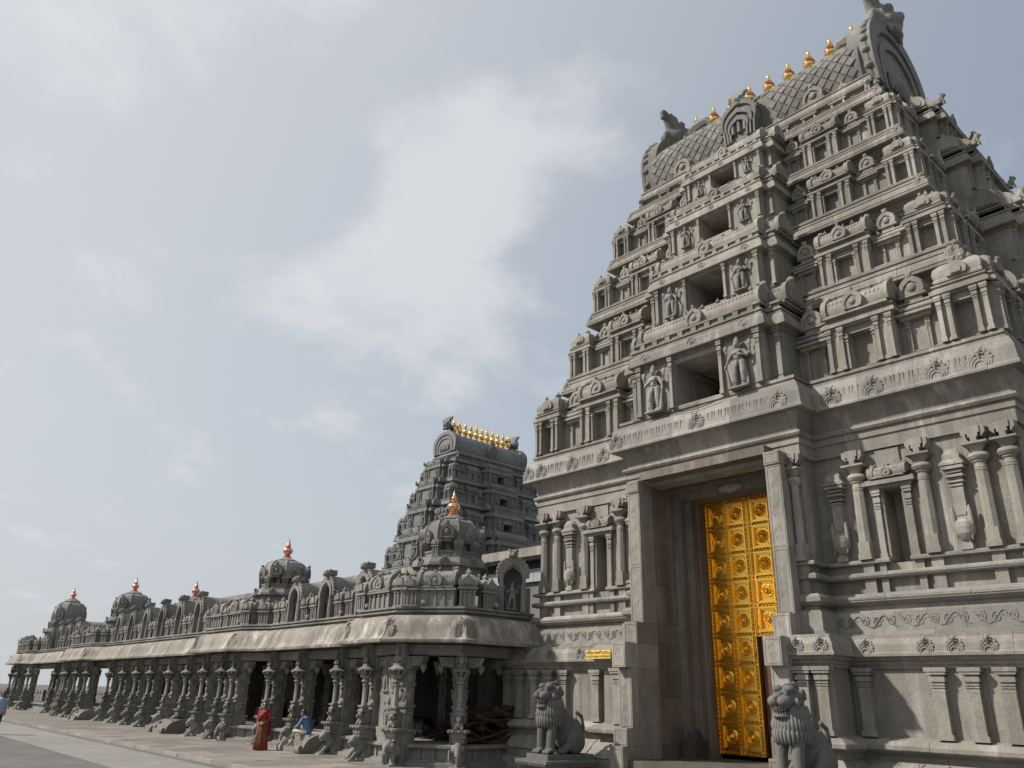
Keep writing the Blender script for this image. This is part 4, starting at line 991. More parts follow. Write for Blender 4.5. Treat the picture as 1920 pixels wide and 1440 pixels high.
# ------------------------------------------------------------------ colonnade along the court
PV = thing('colonnade', 'long grey stone colonnade with curved eaves and domed bays along the court', 'colonnade', MO, MR)
grey, eave = M['granite_grey'], M['granite_eave']
EP = [(-64.6, 21.0), (-64.6, 15.0), (-64.0, 14.9), (-63.2, 14.35), (-58.7, 14.35), (-57.6, 15.0), (-44.3, 15.0), (-43.55, 14.35), (-37.8, 14.35), (-36.6, 15.0), (-18.4, 15.0), (-17.65, 14.35), (-12.9, 14.35), (-11.5, 15.0), (-4.0, 15.0), (-3.3, 14.35), (-.5, 14.35), (1.85, 15.96), (1.86, 19.2)]
stones_along('eave_stone', EP, [(-.02, 3.50), (0, 3.55), (0, 3.60), (-.07, 3.63), (-.13, 3.70), (-.18, 3.82), (-.22, 3.98), (-.28, 4.14), (-.39, 4.27), (-.57, 4.36), (-.95, 4.36), (-.95, 3.62), (-.6, 3.58), (-.12, 3.50)], eave, PV, 1.15, .010, 'all' and True, .010)
stones_along('cornice_stone', EP, [(-.74, 4.30), (-.74, 4.44), (-.60, 4.46), (-.60, 4.51), (-.66, 4.52), (-.66, 4.56), (-.57, 4.57), (-.57, 4.63), (-1.6, 4.63), (-1.6, 4.30)], grey, PV, 1.6, .008)
off = mitres(EP, False)
rp = [(p[0] - o[0] * .9, p[1] - o[1] * .9) for p, o in zip(EP, off)]
MB().solid(rp + [(.9, 22.0), (-63.7, 22.0)], [(0, 3.46), (0, 4.56)]).obj('roof_slab', grey, PV)
stones_along('beam', EP[1:], [(-.84, 3.16), (-.80, 3.18), (-.80, 3.47), (-1.3, 3.47), (-1.3, 3.16)], grey, PV, 2.7)
# low plinth wall with small pilasters, floor, back wall
FL = .60
stones_along('plinth_stone', EP[1:], [(-.62, -.1), (-.62, .10), (-.78, .12), (-.78, .16), (-.92, .18), (-.92, .46), (-.80, .47), (-.76, .51), (-.76, .58), (-.9, .61), (-1.5, .61), (-1.5, -.1)], grey, PV, 1.9)
MB().solid([(p[0] - o[0] * 1.05, p[1] - o[1] * 1.05) for p, o in zip(EP[1:], off[1:])] + [(.8, 22.0), (-63.2, 22.0)], [(0, -.1), (0, .60)]).obj('floor', grey, PV)
sp = MB().box(-.05, .05, -.05, 0, .17, .47).mesh('plinth_pilaster', grey)
for i in range(len(EP) - 2):
    a, b = EP[i + 1], EP[i + 2]; dx, dy = b[0] - a[0], b[1] - a[1]; l = sqrt(dx * dx + dy * dy)
    if a[0] < -46 or l < .9: continue
    k = int(l / .42); nx, ny = dy / l, -dx / l
    for j in range(k): inst('plinth_pilaster', sp, PV, (a[0] + dx * (j + .5) / k - nx * .915, a[1] + dy * (j + .5) / k - ny * .915, 0), 1, atan2(dy, dx))
for i in range(24):
    MB().box(-46 + i * 2.0 + .004, -44 + (i + 1) * 2.0 - .004, 19.4, 19.8, .55, 1.9 + .004 * (i % 3)).obj('back_wall_slab', M['granite_dark_shade'], PV)
    MB().box(-46 + i * 2.0 - .4 + .004, -44 + (i + 1) * 2.0 - .404, 19.4, 19.8, 1.91, 3.5).obj('back_wall_slab', M['granite_dark_shade'], PV)

# columns: pier, slender colonette, capital, bracket, seated beast below
def pier_mesh(m_=None):
    mb = MB()
    for z0, z1, w in ((.55, .92, .27), (.92, 1.0, .31), (1.0, 1.62, .21), (1.62, 1.70, .25), (1.70, 2.25, .20), (2.25, 2.32, .24), (2.32, 2.74, .21), (2.74, 2.84, .27), (2.84, 3.12, .23)): mb.box(-w, w, -w, w, z0, z1)
    for a in range(4):     # relief panels
        s = len(mb.v)
        for z in (1.30, 1.97, 2.5): mb.ball((0, -.21, z), .11, 8, 5, 1, .5, 1.25); mb.ball((0, -.23, z + .16), .055, 6, 4); mb.tube([(-.10, -.21, z + .1), (-.14, -.21, z), (-.08, -.21, z - .15)], .03, 5); mb.tube([(.10, -.21, z + .1), (.14, -.21, z), (.08, -.21, z - .15)], .03, 5)
        mb.xf(Matrix.Rotation(a * pi / 2, 4, 'Z'), s)
    return mb.mesh('pier', m_ or grey, True)
def colonette_mesh():
    mb = MB(); y = 0
    mb.box(-.17, .17, -.17, .3, .66, .80); mb.box(-.21, .21, -.21, .3, .80, .92); mb.box(-.25, .25, -.25, .3, .92, .97); mb.box(-.30, .30, -.30, .3, .97, 1.03)
    for a in range(4):
        s = len(mb.v); 
        for x in (-.2, 0, .2): mb.ball((x, -.30, .98), .05, 5, 4)
        mb.xf(Matrix.Rotation(a * pi / 2, 4, 'Z'), s)
    # little rampant lion
    mb.ball((0, -.02, 1.15), .13, 8, 6, 1, 1.1, 1.1); mb.ball((0, -.10, 1.34), .11, 8, 6); mb.ball((0, -.2, 1.31), .06, 6, 4); mb.tube([(-.08, -.08, 1.22), (-.1, -.16, 1.05)], .045, 5); mb.tube([(.08, -.08, 1.22), (.1, -.16, 1.05)], .045, 5); mb.box(-.09, .09, .0, .2, 1.03, 1.45)
    mb.box(-.15, .15, -.15, .15, 1.44, 1.49); mb.box(-.11, .11, -.11, .11, 1.49, 1.58); mb.box(-.15, .15, -.15, .15, 1.58, 1.63)
    mb.lathe([(.115, 1.63), (.095, 1.66), (.085, 2.22), (.11, 2.23), (.11, 2.26), (.085, 2.28), (.085, 2.31), (.15, 2.34), (.15, 2.38), (.10, 2.41), (.12, 2.44), (.20, 2.50), (.21, 2.53)], 8, (0, 0, 0), pi / 8)
    for k in range(8): a = k * pi / 4; mb.tube([(.14 * cos(a), .14 * sin(a), 2.53), (.22 * cos(a), .22 * sin(a), 2.62), (.28 * cos(a), .28 * sin(a), 2.69)], .032, 5)
    mb.lathe([(.10, 2.52), (.12, 2.68), (.30, 2.69), (.31, 2.73), (.22, 2.78), (.14, 2.84)], 8, (0, 0, 0), pi / 8)
    # standing bracket figure under the eave
    mb.box(-.13, .13, -.10, .3, 2.82, 2.90); mb.ball((0, -.06, 3.02), .11, 8, 5, 1, .8, 1.25); mb.ball((0, -.10, 3.20), .07, 7, 5); mb.tube([(-.1, -.05, 3.08), (-.16, -.1, 2.96)], .035, 5); mb.tube([(.1, -.05, 3.08), (.16, -.1, 2.96)], .035, 5); mb.lathe([(.07, 3.24), (.05, 3.33), (.02, 3.42), (0, 3.5)], 7, (0, -.06, 0)); mb.box(-.16, .16, .02, .3, 2.9, 3.48)
    return mb.mesh('colonette', grey, True)
def corbel_mesh():
    mb = MB()
    for s in (-1, 1):
        mb.add([(s * .2, -.16, 3.12), (s * .2, -.16, 2.80), (s * .62, -.16, 2.86), (s * .74, -.16, 3.12), (s * .2, .16, 3.12), (s * .2, .16, 2.80), (s * .62, .16, 2.86), (s * .74, .16, 3.12)], [(0, 1, 2, 3), (7, 6, 5, 4), (0, 4, 5, 1), (1, 5, 6, 2), (2, 6, 7, 3), (3, 7, 4, 0)])
        mb.lathe([(0, 2.62), (.05, 2.68), (.10, 2.76), (.12, 2.84), (.08, 2.90)], 7, (s * .64, 0, 0)); mb.ball((s * .45, -.16, 2.97), .09, 6, 5, 1.2, .5)
    return mb.mesh('corbel', grey, True)
def elephant_mesh():
    pr = [('b', (0, .18, .50), (.27, .42, .33)), ('b', (0, -.30, .66), (.21, .20, .23)), ('l', [(0, -.44, .62), (0, -.54, .40), (0, -.52, .18), (0, -.42, .07)], (.12, .095, .075, .06)), ('b', (-.22, -.24, .64), (.06, .13, .17)), ('b', (.22, -.24, .64), (.06, .13, .17)),
          ('l', [(-.15, -.12, .4), (-.16, -.16, .05)], (.12, .11)), ('l', [(.15, -.12, .4), (.16, -.16, .05)], (.12, .11)), ('l', [(-.15, .45, .4), (-.16, .45, .05)], (.12, .11)), ('l', [(.15, .45, .4), (.16, .45, .05)], (.12, .11)), ('l', [(-.1, -.44, .5), (-.13, -.6, .42)], (.035, .02)), ('l', [(.1, -.44, .5), (.13, -.6, .42)], (.035, .02)),
          ('x', (0, .05, .0), (.34, .62, .07)), ('l', [(0, .2, .75), (0, .2, .95)], (.2, .2))]
    return sculpt('elephant_carving', pr, grey, .032, 3, .5)
def beast_mesh():
    """crouching lion-beast that carries the colonette: maned head thrust forward, front paws out"""
    pr = [('b', (0, .25, .40), (.24, .40, .30)), ('l', [(0, .1, .5), (0, -.18, .72)], (.25, .25)), ('b', (0, -.30, .78), (.23, .22, .22)), ('b', (0, -.48, .70), (.15, .15, .12)), ('b', (0, -.46, .56), (.12, .12, .05)), ('b', (-.10, -.42, .86), .07), ('b', (.10, -.42, .86), .07), ('b', (-.2, -.22, .92), .07), ('b', (.2, -.22, .92), .07),
          ('l', [(-.16, -.1, .45), (-.18, -.36, .25), (-.18, -.5, .10)], (.12, .10, .09)), ('l', [(.16, -.1, .45), (.18, -.36, .25), (.18, -.5, .10)], (.12, .10, .09)), ('b', (-.18, -.58, .09), (.1, .13, .07)), ('b', (.18, -.58, .09), (.1, .13, .07)), ('b', (-.25, .15, .18), (.11, .28, .15)), ('b', (.25, .15, .18), (.11, .28, .15)),
          ('x', (0, -.02, .0), (.34, .74, .07)), ('l', [(0, .2, .65), (0, .22, .95)], (.2, .2))]
    return sculpt('beast_carving', pr, grey, .032, 3, .5)
PIERD = pier_mesh(M['granite_dark_shade'])  # inner piers: same stone, colonnade shade put into its colour
PIER, CLN, CRB, ELE, BST = pier_mesh(), colonette_mesh(), corbel_mesh(), elephant_mesh(), beast_mesh()
def column(lx, ly, beast, a=0.0, front=True, big=False):
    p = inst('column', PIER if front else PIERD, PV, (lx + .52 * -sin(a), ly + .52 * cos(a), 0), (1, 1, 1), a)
    inst('corbel', CRB, p)
    inst('column_base', cached('cb', lambda: MB().box(-.30, .30, -.30, .30, -.1, .56).mesh('column_base', grey)), p)
    if front:
        inst('colonette', CLN, p, (0, -.46, 0))
        inst('elephant_carving' if beast == 'e' else 'beast_carving', ELE if beast == 'e' else BST, p, (0, -.46, -.02), (.74, .74, .80))
    return p
for lx, ly, b, a in ((1.0, 16.45, 'e', .95), (-.35, 14.95, 'e', .35), (-2.25, 14.95, 'b', 0), (-5.24, 15.5, 'b', 0), (-8.33, 15.5, 'b', 0), (-10.95, 15.5, 'b', 0),
                     (-13.4, 14.95, 'e', 0), (-14.7, 14.95, 'b', 0), (-16.9, 14.95, 'b', 0), (-20.69, 15.5, 'b', 0), (-23.31, 15.5, 'b', 0), (-26.38, 15.5, 'b', 0), (-28.9, 15.5, 'b', 0), (-31.6, 15.5, 'b', 0), (-34.4, 15.5, 'b', 0),
                     (-37.6, 14.95, 'e', 0), (-40.3, 14.95, 'b', 0), (-43.2, 14.95, 'b', 0), (-46.4, 15.5, 'b', 0), (-49.2, 15.5, 'b', 0), (-57.0, 15.2, 'e', 0), (-60.6, 14.95, 'b', 0), (-63.0, 14.95, 'b', 0)):
    column(lx, ly, b, a)
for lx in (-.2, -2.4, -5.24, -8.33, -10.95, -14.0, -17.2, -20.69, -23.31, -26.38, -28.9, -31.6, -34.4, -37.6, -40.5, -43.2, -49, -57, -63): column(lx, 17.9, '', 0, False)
# a broad carved pier between the two corner columns
mb = MB()
for z0, z1, w in ((-.1, .72, .5), (.72, .95, .55), (.95, 1.02, .6), (1.02, 1.95, .46), (1.95, 2.05, .5), (2.05, 3.1, .44)): mb.box(-w, w, -.3, .3, z0, z1)
o = mb.obj('carved_pier', grey, PV, (-1.25, 15.6, 0), .1, True)
inst('carved_figure', P['guardian_g'], o, (0, -.30, 1.03), (.48, .4, .48)); inst('carved_figure', P['guardian_g'], o, (-.22, -.30, 2.08), (.40, .4, .50)); inst('carved_figure', P['guardian_g'], o, (.22, -.30, 2.08), (.40, .4, .50))

# roof line: arched niches, little shrines, domes
def arch_niche_mesh(w=.56, h=1.62, d=1.9):
    mb = MB(); ol = arch_outline(w, h, 16, .86, .03)
    il = [(x * .64, z * .80) for x, z in ol]
    mb.ring_y(ol, il, 0, .14); mb.ring_y([(x * .86, z * .93) for x, z in ol], [(x * .70, z * .84) for x, z in ol], -.05, .02)
    for i in range(2, len(ol) - 2, 1): mb.ball((ol[i][0] * 1.03, .05, ol[i][1]), .075, 6, 4)
    up = [(x * .98, max(z * 1.0, h * .42)) for x, z in ol if z > h * .2]
    mb.ring_y([(x, z) for x, z in up], [(x * .74, z * .86) for x, z in up], .14, d)
    mb.box(-w * .66, w * .66, .62, .68, 0, h * .84)
    for s in (-1, 1): mb.box(s * w * .74 - .07, s * w * .74 + .07, -.03, .16, 0, h * .45); mb.box(s * w * .95 - .15, s * w * .95 + .15, d * .3, d, 0, h * .46)
    # beast head above the arch
    mb.ball((0, 0, h + .08), .15, 8, 6, 1.15, 1, .9); mb.ball((0, -.13, h + .03), .09, 7, 5)
    for s in (-1, 1): mb.ball((s * .08, -.09, h + .14), .05, 6, 4); mb.ball((s * .13, .02, h + .19), .06, 6, 4)
    mb.box(-.14, .14, 0, .34, h + .02, h + .22)
    return mb.mesh('arched_niche', grey, True)
NICHE = arch_niche_mesh()
def mini_kuta_mesh():
    mb = MB(); mb.box(-.27, .27, -.2, .3, 0, .05); mb.box(-.23, .23, -.16, .3, .05, .50)
    for x in (-.20, -.08, .08, .20): mb.box(x - .03, x + .03, -.20, -.1, .05, .46); mb.box(x - .045, x + .045, -.22, -.1, .42, .47)
    mb.box(-.30, .30, -.26, .3, .50, .56); mb.box(-.26, .26, -.21, .3, .56, .61)
    s = len(mb.v); mb.sq([(.27, 0), (.30, .05), (.28, .18), (.18, .30), (.09, .33), (.06, .36), (.09, .41), (.04, .47), (0, .56)], (0, .04, .61))
    for k in range(4):
        s = len(mb.v); ol = arch_outline(.15, .26, 8); mb.prism_y(ol, -.33, -.24); mb.ball((0, -.32, .29), .05, 6, 4); mb.xf(Matrix.Translation((0, .04, .64)) @ Matrix.Rotation(k * pi / 2, 4, 'Z'), s)
    return mb.mesh('small_shrine', grey, True)
KUT = mini_kuta_mesh()
def mini_wagon_mesh(L=1.3):
    mb = MB(); mb.box(-L / 2, L / 2, -.16, .3, 0, .5)
    for k in range(5): x = -L / 2 + .06 + k * (L - .12) / 4; mb.box(x - .035, x + .035, -.20, -.1, .0, .46); mb.box(x - .05, x + .05, -.22, -.1, .42, .47)
    mb.box(-L / 2 - .05, L / 2 + .05, -.26, .3, .5, .57)
    me = mb.mesh('wagon_shrine', grey); return me
WAG = mini_wagon_mesh(); WAGR = shala_roof_mesh(grey, 1.2, .36, 3, True)
def wagon_shrine(x, y, a=0):
    o = inst('wagon_shrine', WAG, PV, (x, y, 4.63), 1, a); inst('wagon_roof', WAGR, o, (0, .12, .66)); return o
zt = 4.63
for lx in (-4.05, -6.93, -9.64): inst('arched_niche', NICHE, PV, (lx, 15.62, zt))
for lx in (-20.74, -23.5, -26.46, -29.3, -32.1, -34.8): inst('arched_niche', NICHE, PV, (lx, 15.62, zt), (1, 1, 1.12))
for lx in (-45.5, -48.3, -51.0, -54): inst('arched_niche', NICHE, PV, (lx, 15.62, zt), (1, 1, 1.12))
def infill(x0, x1, n, y=15.85):
    for k in range(n): inst('small_shrine', KUT, PV, (x0 + (x1 - x0) * (k + .5) / n, y, zt), (1, 1, 1.0))
infill(-6.3, -4.65, 2); infill(-9.1, -7.5, 2); infill(-11.6, -10.2, 2)
for x in (-20.74, -23.5, -26.46, -29.3, -32.1): infill(x - 2.2, x - .55, 2)
infill(-20.1, -18.9, 1); infill(-36.5, -35.4, 1); infill(-45, -44.2, 1); infill(-47.8, -46, 2); infill(-50.5, -48.8, 2); infill(-57, -54.6, 3)
# bays: shrines round the bay edge, drum, dome
def dome(cx, cy, ztip, r=1.0, low=0.0, rot=pi / 8):
    drum = MB(); z0 = 4.56
    drum.lathe([(2.05 * r, z0), (2.05 * r, z0 + .1), (1.85 * r, z0 + .12), (1.85 * r, 6.05 - low), (1.95 * r, 6.07 - low), (2.12 * r, 6.12 - low), (2.10 * r, 6.22 - low), (1.98 * r, 6.36 - low), (1.90 * r, 6.38 - low), (1.90 * r, 6.44 - low), (1.55 * r, 6.46 - low), (1.55 * r, 6.58 - low), (1.6 * r, 6.6 - low), (1.6 * r, 6.66 - low), (1.05 * r, 6.68 - low), (1.05 * r, 7.0 - low)], 8, (cx, cy, 0), rot)
    d = drum.obj('dome_drum', grey, PV)
    for k in range(8):
        a = rot + k * pi / 4
        inst('small_shrine', KUT, d, (cx + 1.50 * r * cos(a), cy + 1.50 * r * sin(a), 6.46 - low), (.78 * r, .78 * r, .62), a + pi / 2)
        inst('neck_pilaster', cached('np', lambda: MB().box(-.08, .08, -.1, .1, 0, .34).mesh('neck_pilaster', grey)), d, (cx + 1.03 * r * cos(a + pi / 8), cy + 1.03 * r * sin(a + pi / 8), 6.66 - low), 1, a + pi / 8)
        b = a + pi / 8; inst('horseshoe_dormer', P['med_g'], d, (cx + 1.92 * r * cos(b), cy + 1.92 * r * sin(b), 6.10 - low), (.36, .3, .34), b + pi / 2)
    zb = 6.93 - low; H = (ztip - 1.0 - zb) / 1.09
    dm = MB(); dm.lathe([(1.0 * r, zb), (1.52 * r, zb + .01), (1.55 * r, zb + .05), (1.50 * r, zb + .12 * H), (1.47 * r, zb + .16 * H), (1.46 * r, zb + .42 * H), (1.40 * r, zb + .62 * H), (1.22 * r, zb + .80 * H), (.95 * r, zb + .90 * H), (.72 * r, zb + .93 * H), (.72 * r, zb + .95 * H), (.80 * r, zb + .955 * H), (.78 * r, zb + .97 * H), (.5 * r, zb + 1.06 * H), (.36 * r, zb + 1.10 * H)], 8, (cx, cy, 0), rot)
    o = dm.obj('dome', grey, PV, smooth=False)
    for k in range(8):
        a = rot + k * pi / 4
        rb = MB(); pts = [(1.49, .14), (1.47, .42), (1.41, .62), (1.23, .80), (.95, .905)]
        rb.tube([(cx + q * r * cos(a), cy + q * r * sin(a), zb + t * H) for q, t in pts], .035, 5); rb.obj('dome_rib', grey, o)
        b = a + pi / 8
        if k % 2 == 0: inst('horseshoe_dormer', P['pan_g'], o, (cx + 1.20 * r * cos(b), cy + 1.20 * r * sin(b), zb + .02), (.86 * r, .6, H * .72), b + pi / 2)
        else: inst('small_dormer', P['pan_g'], o, (cx + 1.28 * r * cos(b), cy + 1.28 * r * sin(b), zb + .06), (.34 * r, .3, H * .42), b + pi / 2)
    inst('finial', CPG if cx > -5 else COP, o, (cx, cy, ztip - .98), .98)
COP = finial_mesh(M['copper']); CPG = finial_mesh(plain('copper_gold', (.95, .54, .30), .22, 1.0, 9, .2, .05))
for cx, zt_, r, low in ((-1.2, 9.02, .66, 0), (-14.8, 8.97, .68, 0), (-27.4, 8.05, .66, 1.0), (-39.3, 9.26, .74, 0), (-57.65, 10.0, .86, 0)):
    if low: dome(cx, 17.6, zt_, r, low)
    else: dome(cx, 17.4, zt_, r)
for (x0, x1) in ((-3.2, -.55), (-17.5, -12.95), (-43.4, -37.9), (-63, -58.8)):
    n = 2 if x1 - x0 > 3.5 else 1
    inst('small_shrine', KUT, PV, (x0 + .15, 15.2, zt), 1.05); inst('small_shrine', KUT, PV, (x1 - .1, 15.2, zt), 1.05, .3)
    for k in range(n): wagon_shrine(x0 + (x1 - x0) * (k + .5) / n, 15.2)
    if n == 2: inst('small_shrine', KUT, PV, ((x0 + x1) / 2, 15.2, zt), 1.0)
    if x1 < -1:
        inst('small_shrine', KUT, PV, (x1 + .75, 15.6, zt), 1.0, .5)
ca = atan2(15.96 - 14.35, 1.85 + .5)
wagon_shrine(.32, 15.85, ca); inst('small_shrine', KUT, PV, (1.0, 16.55, zt), 1.1, ca + .35); inst('small_shrine', KUT, PV, (-.35, 15.32, zt), 1.0, ca)
# big arched shrine on the end that faces the gate tower, with a figure inside
bn = arch_niche_mesh(.50, 1.85, 1.5)
o = inst('arched_niche', bn, PV, (1.12, 18.35, zt), (1, 1, 1.0), radians(52)); inst('carved_figure', P['guardian_g'], o, (0, .36, .12), (.5, .3, .52))
inst('small_shrine', KUT, PV, (1.0, 17.3, zt), 1.0, pi / 2)
# lotus medallions on the eave corners
med_e = medallion_mesh(eave)
for lx, ly, a in ((-3.15, 14.5, -.2), (-.55, 14.52, ca * .5), (1.62, 16.0, ca + .4), (-17.5, 14.5, -.2), (-13.0, 14.5, .2), (-43.4, 14.5, -.2), (-37.9, 14.5, .2), (-63.0, 14.5, 0), (-58.8, 14.5, .2)):
    o = inst('medallion', med_e, PV, (lx, ly + .02, 3.63), (.60, .22, .68)); o.rotation_euler = (radians(-16), 0, a)
for lx, ly in ((-1.9, 15.0), (.5, 15.9)): pass

# floodlights on the parapet ledge
fl = MB(); fl.box(-.05, .05, -.02, .05, 0, .12); fl.xf(Matrix.Identity(4))
def floodlight(lx, ly, a, label):
    t = frame('floodlight', lx, ly, label, 'floodlight', 'small floodlights along the eave ledge', 4.63, a)
    t.scale = (.6, .6, .6)
    inst('stand', cached('fls', lambda: MB().box(-.04, .04, -.03, .03, 0, .16).mesh('stand', M['iron'])), t)
    inst('lamp_head', cached('flh', lambda: (lambda m: (m.lathe([(.05, -.12), (.11, -.06), (.12, .10), (.09, .12), (.08, .08)], 12), m.xf(Matrix.Translation((0, -.02, .24)) @ Matrix.Rotation(radians(110), 4, 'X'))))(MB()) and None or (lambda m: (m.lathe([(.05, -.12), (.11, -.06), (.12, .10), (.09, .12)], 12), m.xf(Matrix.Translation((0, -.02, .24)) @ Matrix.Rotation(radians(110), 4, 'X')), m)[2])(MB()).mesh('lamp_head', M['white_paint'], True)), t)
for lx, ly, a, lb in ((-2.6, 15.02, 0, 'small floodlight on the ledge of the corner bay nearest its left medallion'), (.1, 15.5, ca, 'small floodlight on the angled ledge of the corner bay, below the wagon roof'), (1.3, 17.5, pi / 2, 'small floodlight on the ledge before the big arch beside the gate tower'), (-5.6, 15.66, 0, 'small floodlight between the first and second arches left of the corner bay'), (-8.3, 15.66, 0, 'small floodlight between the second and third arches left of the corner bay'), (-13.6, 15.0, 0, 'small floodlight on the ledge under the second dome from the right'), (-22.1, 15.66, 0, 'small floodlight on the ledge in the row of six arches')):
    floodlight(lx, ly, a, lb)

# stone steps with curved cheek walls
def steps(lx, ly, w, label):
    t = frame('stone_steps', lx, ly, label, 'steps', 'steps up to the colonnade'); t.scale = (1, .70, 1)
    for k in range(3): MB().box(-w / 2, w / 2, .28 * k, 1.45, 0 if k == 0 else .19 * k + .001, .19 * (k + 1)).obj('tread', M['pavement'], t)
    ol = [(0, 0), (1.5, 0), (1.5, .60), (1.15, .60)] + [(1.15 - 1.0 * sin(pi / 2 * i / 8), .15 + .45 * cos(pi / 2 * i / 8)) for i in range(1, 9)] + [(0, .15)]
    for s in (-1, 1):
        mb = MB(); mb.prism_y(ol, -.12, .12); mb.xf(Matrix.Rotation(pi / 2, 4, 'Z'))
        q = len(mb.v); mb.tube([(-.15, -.02, .13), (.15, -.02, .13)], .13, 10); mb.tube([(-.155, -.02, .13), (.155, -.02, .13)], .07, 8)
        mb.obj('cheek_wall', M['pavement'], t, (s * (w / 2 + .12), 0, 0), 0, True)
    return t
steps(-6.3, 14.55, 1.2, 'stone steps with curved cheek walls where the boy sits, nearest the gate tower')
steps(-19.9, 14.3, 1.4, 'stone steps with curved cheek walls in the middle of the colonnade')
steps(-35.9, 14.3, 1.2, 'farthest stone steps with curved cheek walls near the far end of the colonnade')

# ------------------------------------------------------------------ long hall behind the colonnade
HL = thing('long_hall', 'long flat-roofed stone hall with overhanging coping behind the colonnade', 'building', (-46, 27, 0))
hl = lambda mb, n, m: mb.obj(n, m, HL, (46, -27, 0))
hl(MB().box(-72, -20.2, 22.6, 33, 0, 7.28), 'wall', M['granite_grey'])
for i in range(17): hl(MB().box(-72 + i * 3.05 + .005, -72 + (i + 1) * 3.05 - .005, 21.95, 33.5, 7.28, 7.63 + .004 * (i % 2)), 'coping_slab', M['granite'])
hl(MB().box(-72, -20.2, 22.10, 22.5, 7.20, 7.28), 'drip_mould', M['granite'])
for k in range(4): hl(MB().box(-40, -20.4, 22.42 + .03 * k, 22.5 + .03 * k, 7.13 - k * .07, 7.17 - k * .07), 'louvre_slat', M['iron'])
for k in range(4): hl(MB().box(-26.4 + k * 1.4 + .01, -26.4 + (k + 1) * 1.4 - .01, 22.45, 22.55, 6.35, 6.80), 'steel_panel', M['steel'])
hl(MB().box(-26.4, -20.8, 22.43, 22.60, 6.80, 6.85), 'steel_rail', M['steel'])

# ------------------------------------------------------------------ far gate tower
FG = thing('temple_gate_tower', 'distant dark grey seven-storey gate tower with a row of gold pots on its ridge', 'temple tower', (-70, 57.7, 0), pi / 2)
fz = [5.2, 9.9, 14.1, 17.8, 21.0, 23.8, 26.3]
fw = [11.0, 10.0, 9.1, 8.25, 7.4, 6.6, 5.85]; fd = [7.6, 6.6, 5.65, 4.8, 4.0, 3.3, 2.65]
MB().solid([(-10, -7.2), (10, -7.2), (10, 7.2), (-10, 7.2)], [(0, 0), (0, 5.3)]).obj('base_wall', M['granite_far'], FG)
tower_storeys(FG, 'f', 'granite_far', fz, fw, fd, [d_ + .35 for d_ in fd[:-1]], [2.6, 2.4, 2.2, 2.0, 1.85, 1.7], [.85, .8, .72, .65, .6, .52],
              [(a + 1.0, a + 2.5) if a < 10 else (a + .95 * k_, a + 1.75 * k_ + .25) for a, k_ in zip(fz[:-1], [1.3, 1.2, 1.05, .92, .8, .72])], [z - .75 for z in fz[1:]], True, False, (0, -pi / 2), False)
FINF = finial_mesh(M['gold_bright'], None, 12)
tower_roof(FG, 'f', 'granite_far', 26.3, 5.75, 2.65, 27.75, 5.1, 1.75, 30.1, 11, .85, 32.5, FINF, False)

# ------------------------------------------------------------------ guardian lions on pedestals
def big_lion():
    pr = [  # haunches, back, chest
        ('b', (0, .62, .42), (.36, .46, .42)), ('b', (0, .70, .62), (.28, .32, .28)), ('l', [(0, .55, .62), (0, .2, .85), (0, -.02, 1.1)], (.30, .31, .34)), ('b', (0, -.12, .95), (.33, .28, .36)),
        ('b', (-.30, .58, .30), (.15, .36, .30)), ('b', (.30, .58, .30), (.15, .36, .30)), ('l', [(-.30, .32, .2), (-.30, .10, .08)], (.12, .09)), ('l', [(.30, .32, .2), (.30, .10, .08)], (.12, .09)), ('b', (-.30, .02, .07), (.11, .15, .07)), ('b', (.30, .02, .07), (.11, .15, .07)),
        # front legs
        ('l', [(-.20, -.18, .82), (-.21, -.26, .45), (-.21, -.28, .10)], (.17, .135, .115)), ('l', [(.20, -.18, .82), (.21, -.26, .45), (.21, -.28, .10)], (.17, .135, .115)),
        # head: cranium, bulging muzzle halves, brow balls, jaw, ears
        ('b', (0, -.10, 1.42), (.31, .32, .30)), ('b', (-.125, -.43, 1.425), (.155, .19, .125)), ('b', (.125, -.43, 1.425), (.155, .19, .125)), ('b', (0, -.53, 1.52), (.10, .08, .06)), ('b', (0, -.38, 1.55), (.08, .16, .07)), ('b', (0, -.36, 1.15), (.21, .25, .06)), ('b', (0, -.16, 1.24), (.26, .2, .12)),
        ('b', (-.15, -.27, 1.66), (.13, .13, .085)), ('b', (.15, -.27, 1.66), (.13, .13, .085)), ('b', (-.13, -.36, 1.55), (.05, .05, .05)), ('b', (.13, -.36, 1.55), (.05, .05, .05)), ('l', [(-.27, -.20, 1.52), (-.31, -.08, 1.60), (-.28, .06, 1.50)], (.05, .07, .05)), ('l', [(.27, -.20, 1.52), (.31, -.08, 1.60), (.28, .06, 1.50)], (.05, .07, .05)), ('b', (-.29, -.02, 1.56), (.07, .09, .12)), ('b', (.29, -.02, 1.56), (.07, .09, .12)), ('l', [(0, -.2, 1.70), (0, .1, 1.74), (0, .28, 1.5)], (.07, .08, .1)), ('b', (-.30, -.24, 1.40), (.06, .06, .09)), ('b', (.30, -.24, 1.40), (.06, .06, .09)),
        # loop of the tail
        ('l', [(.05, 1.02, .35), (.08, 1.10, .62), (.10, 1.00, .92), (.10, .82, 1.02), (.10, .76, .84), (.10, .86, .74)], (.05, .05, .055, .06, .055, .05))]
    for s in (-1, 1):      # toes
        for k in range(4): pr.append(('l', [(s * .21 + (k - 1.5) * .065, -.30, .10), (s * .21 + (k - 1.5) * .075, -.44, .07), (s * .21 + (k - 1.5) * .075, -.49, .035)], (.05, .045, .03)))
    return sculpt('lion_body', pr, M['granite_lion'], .015, 2, .6)
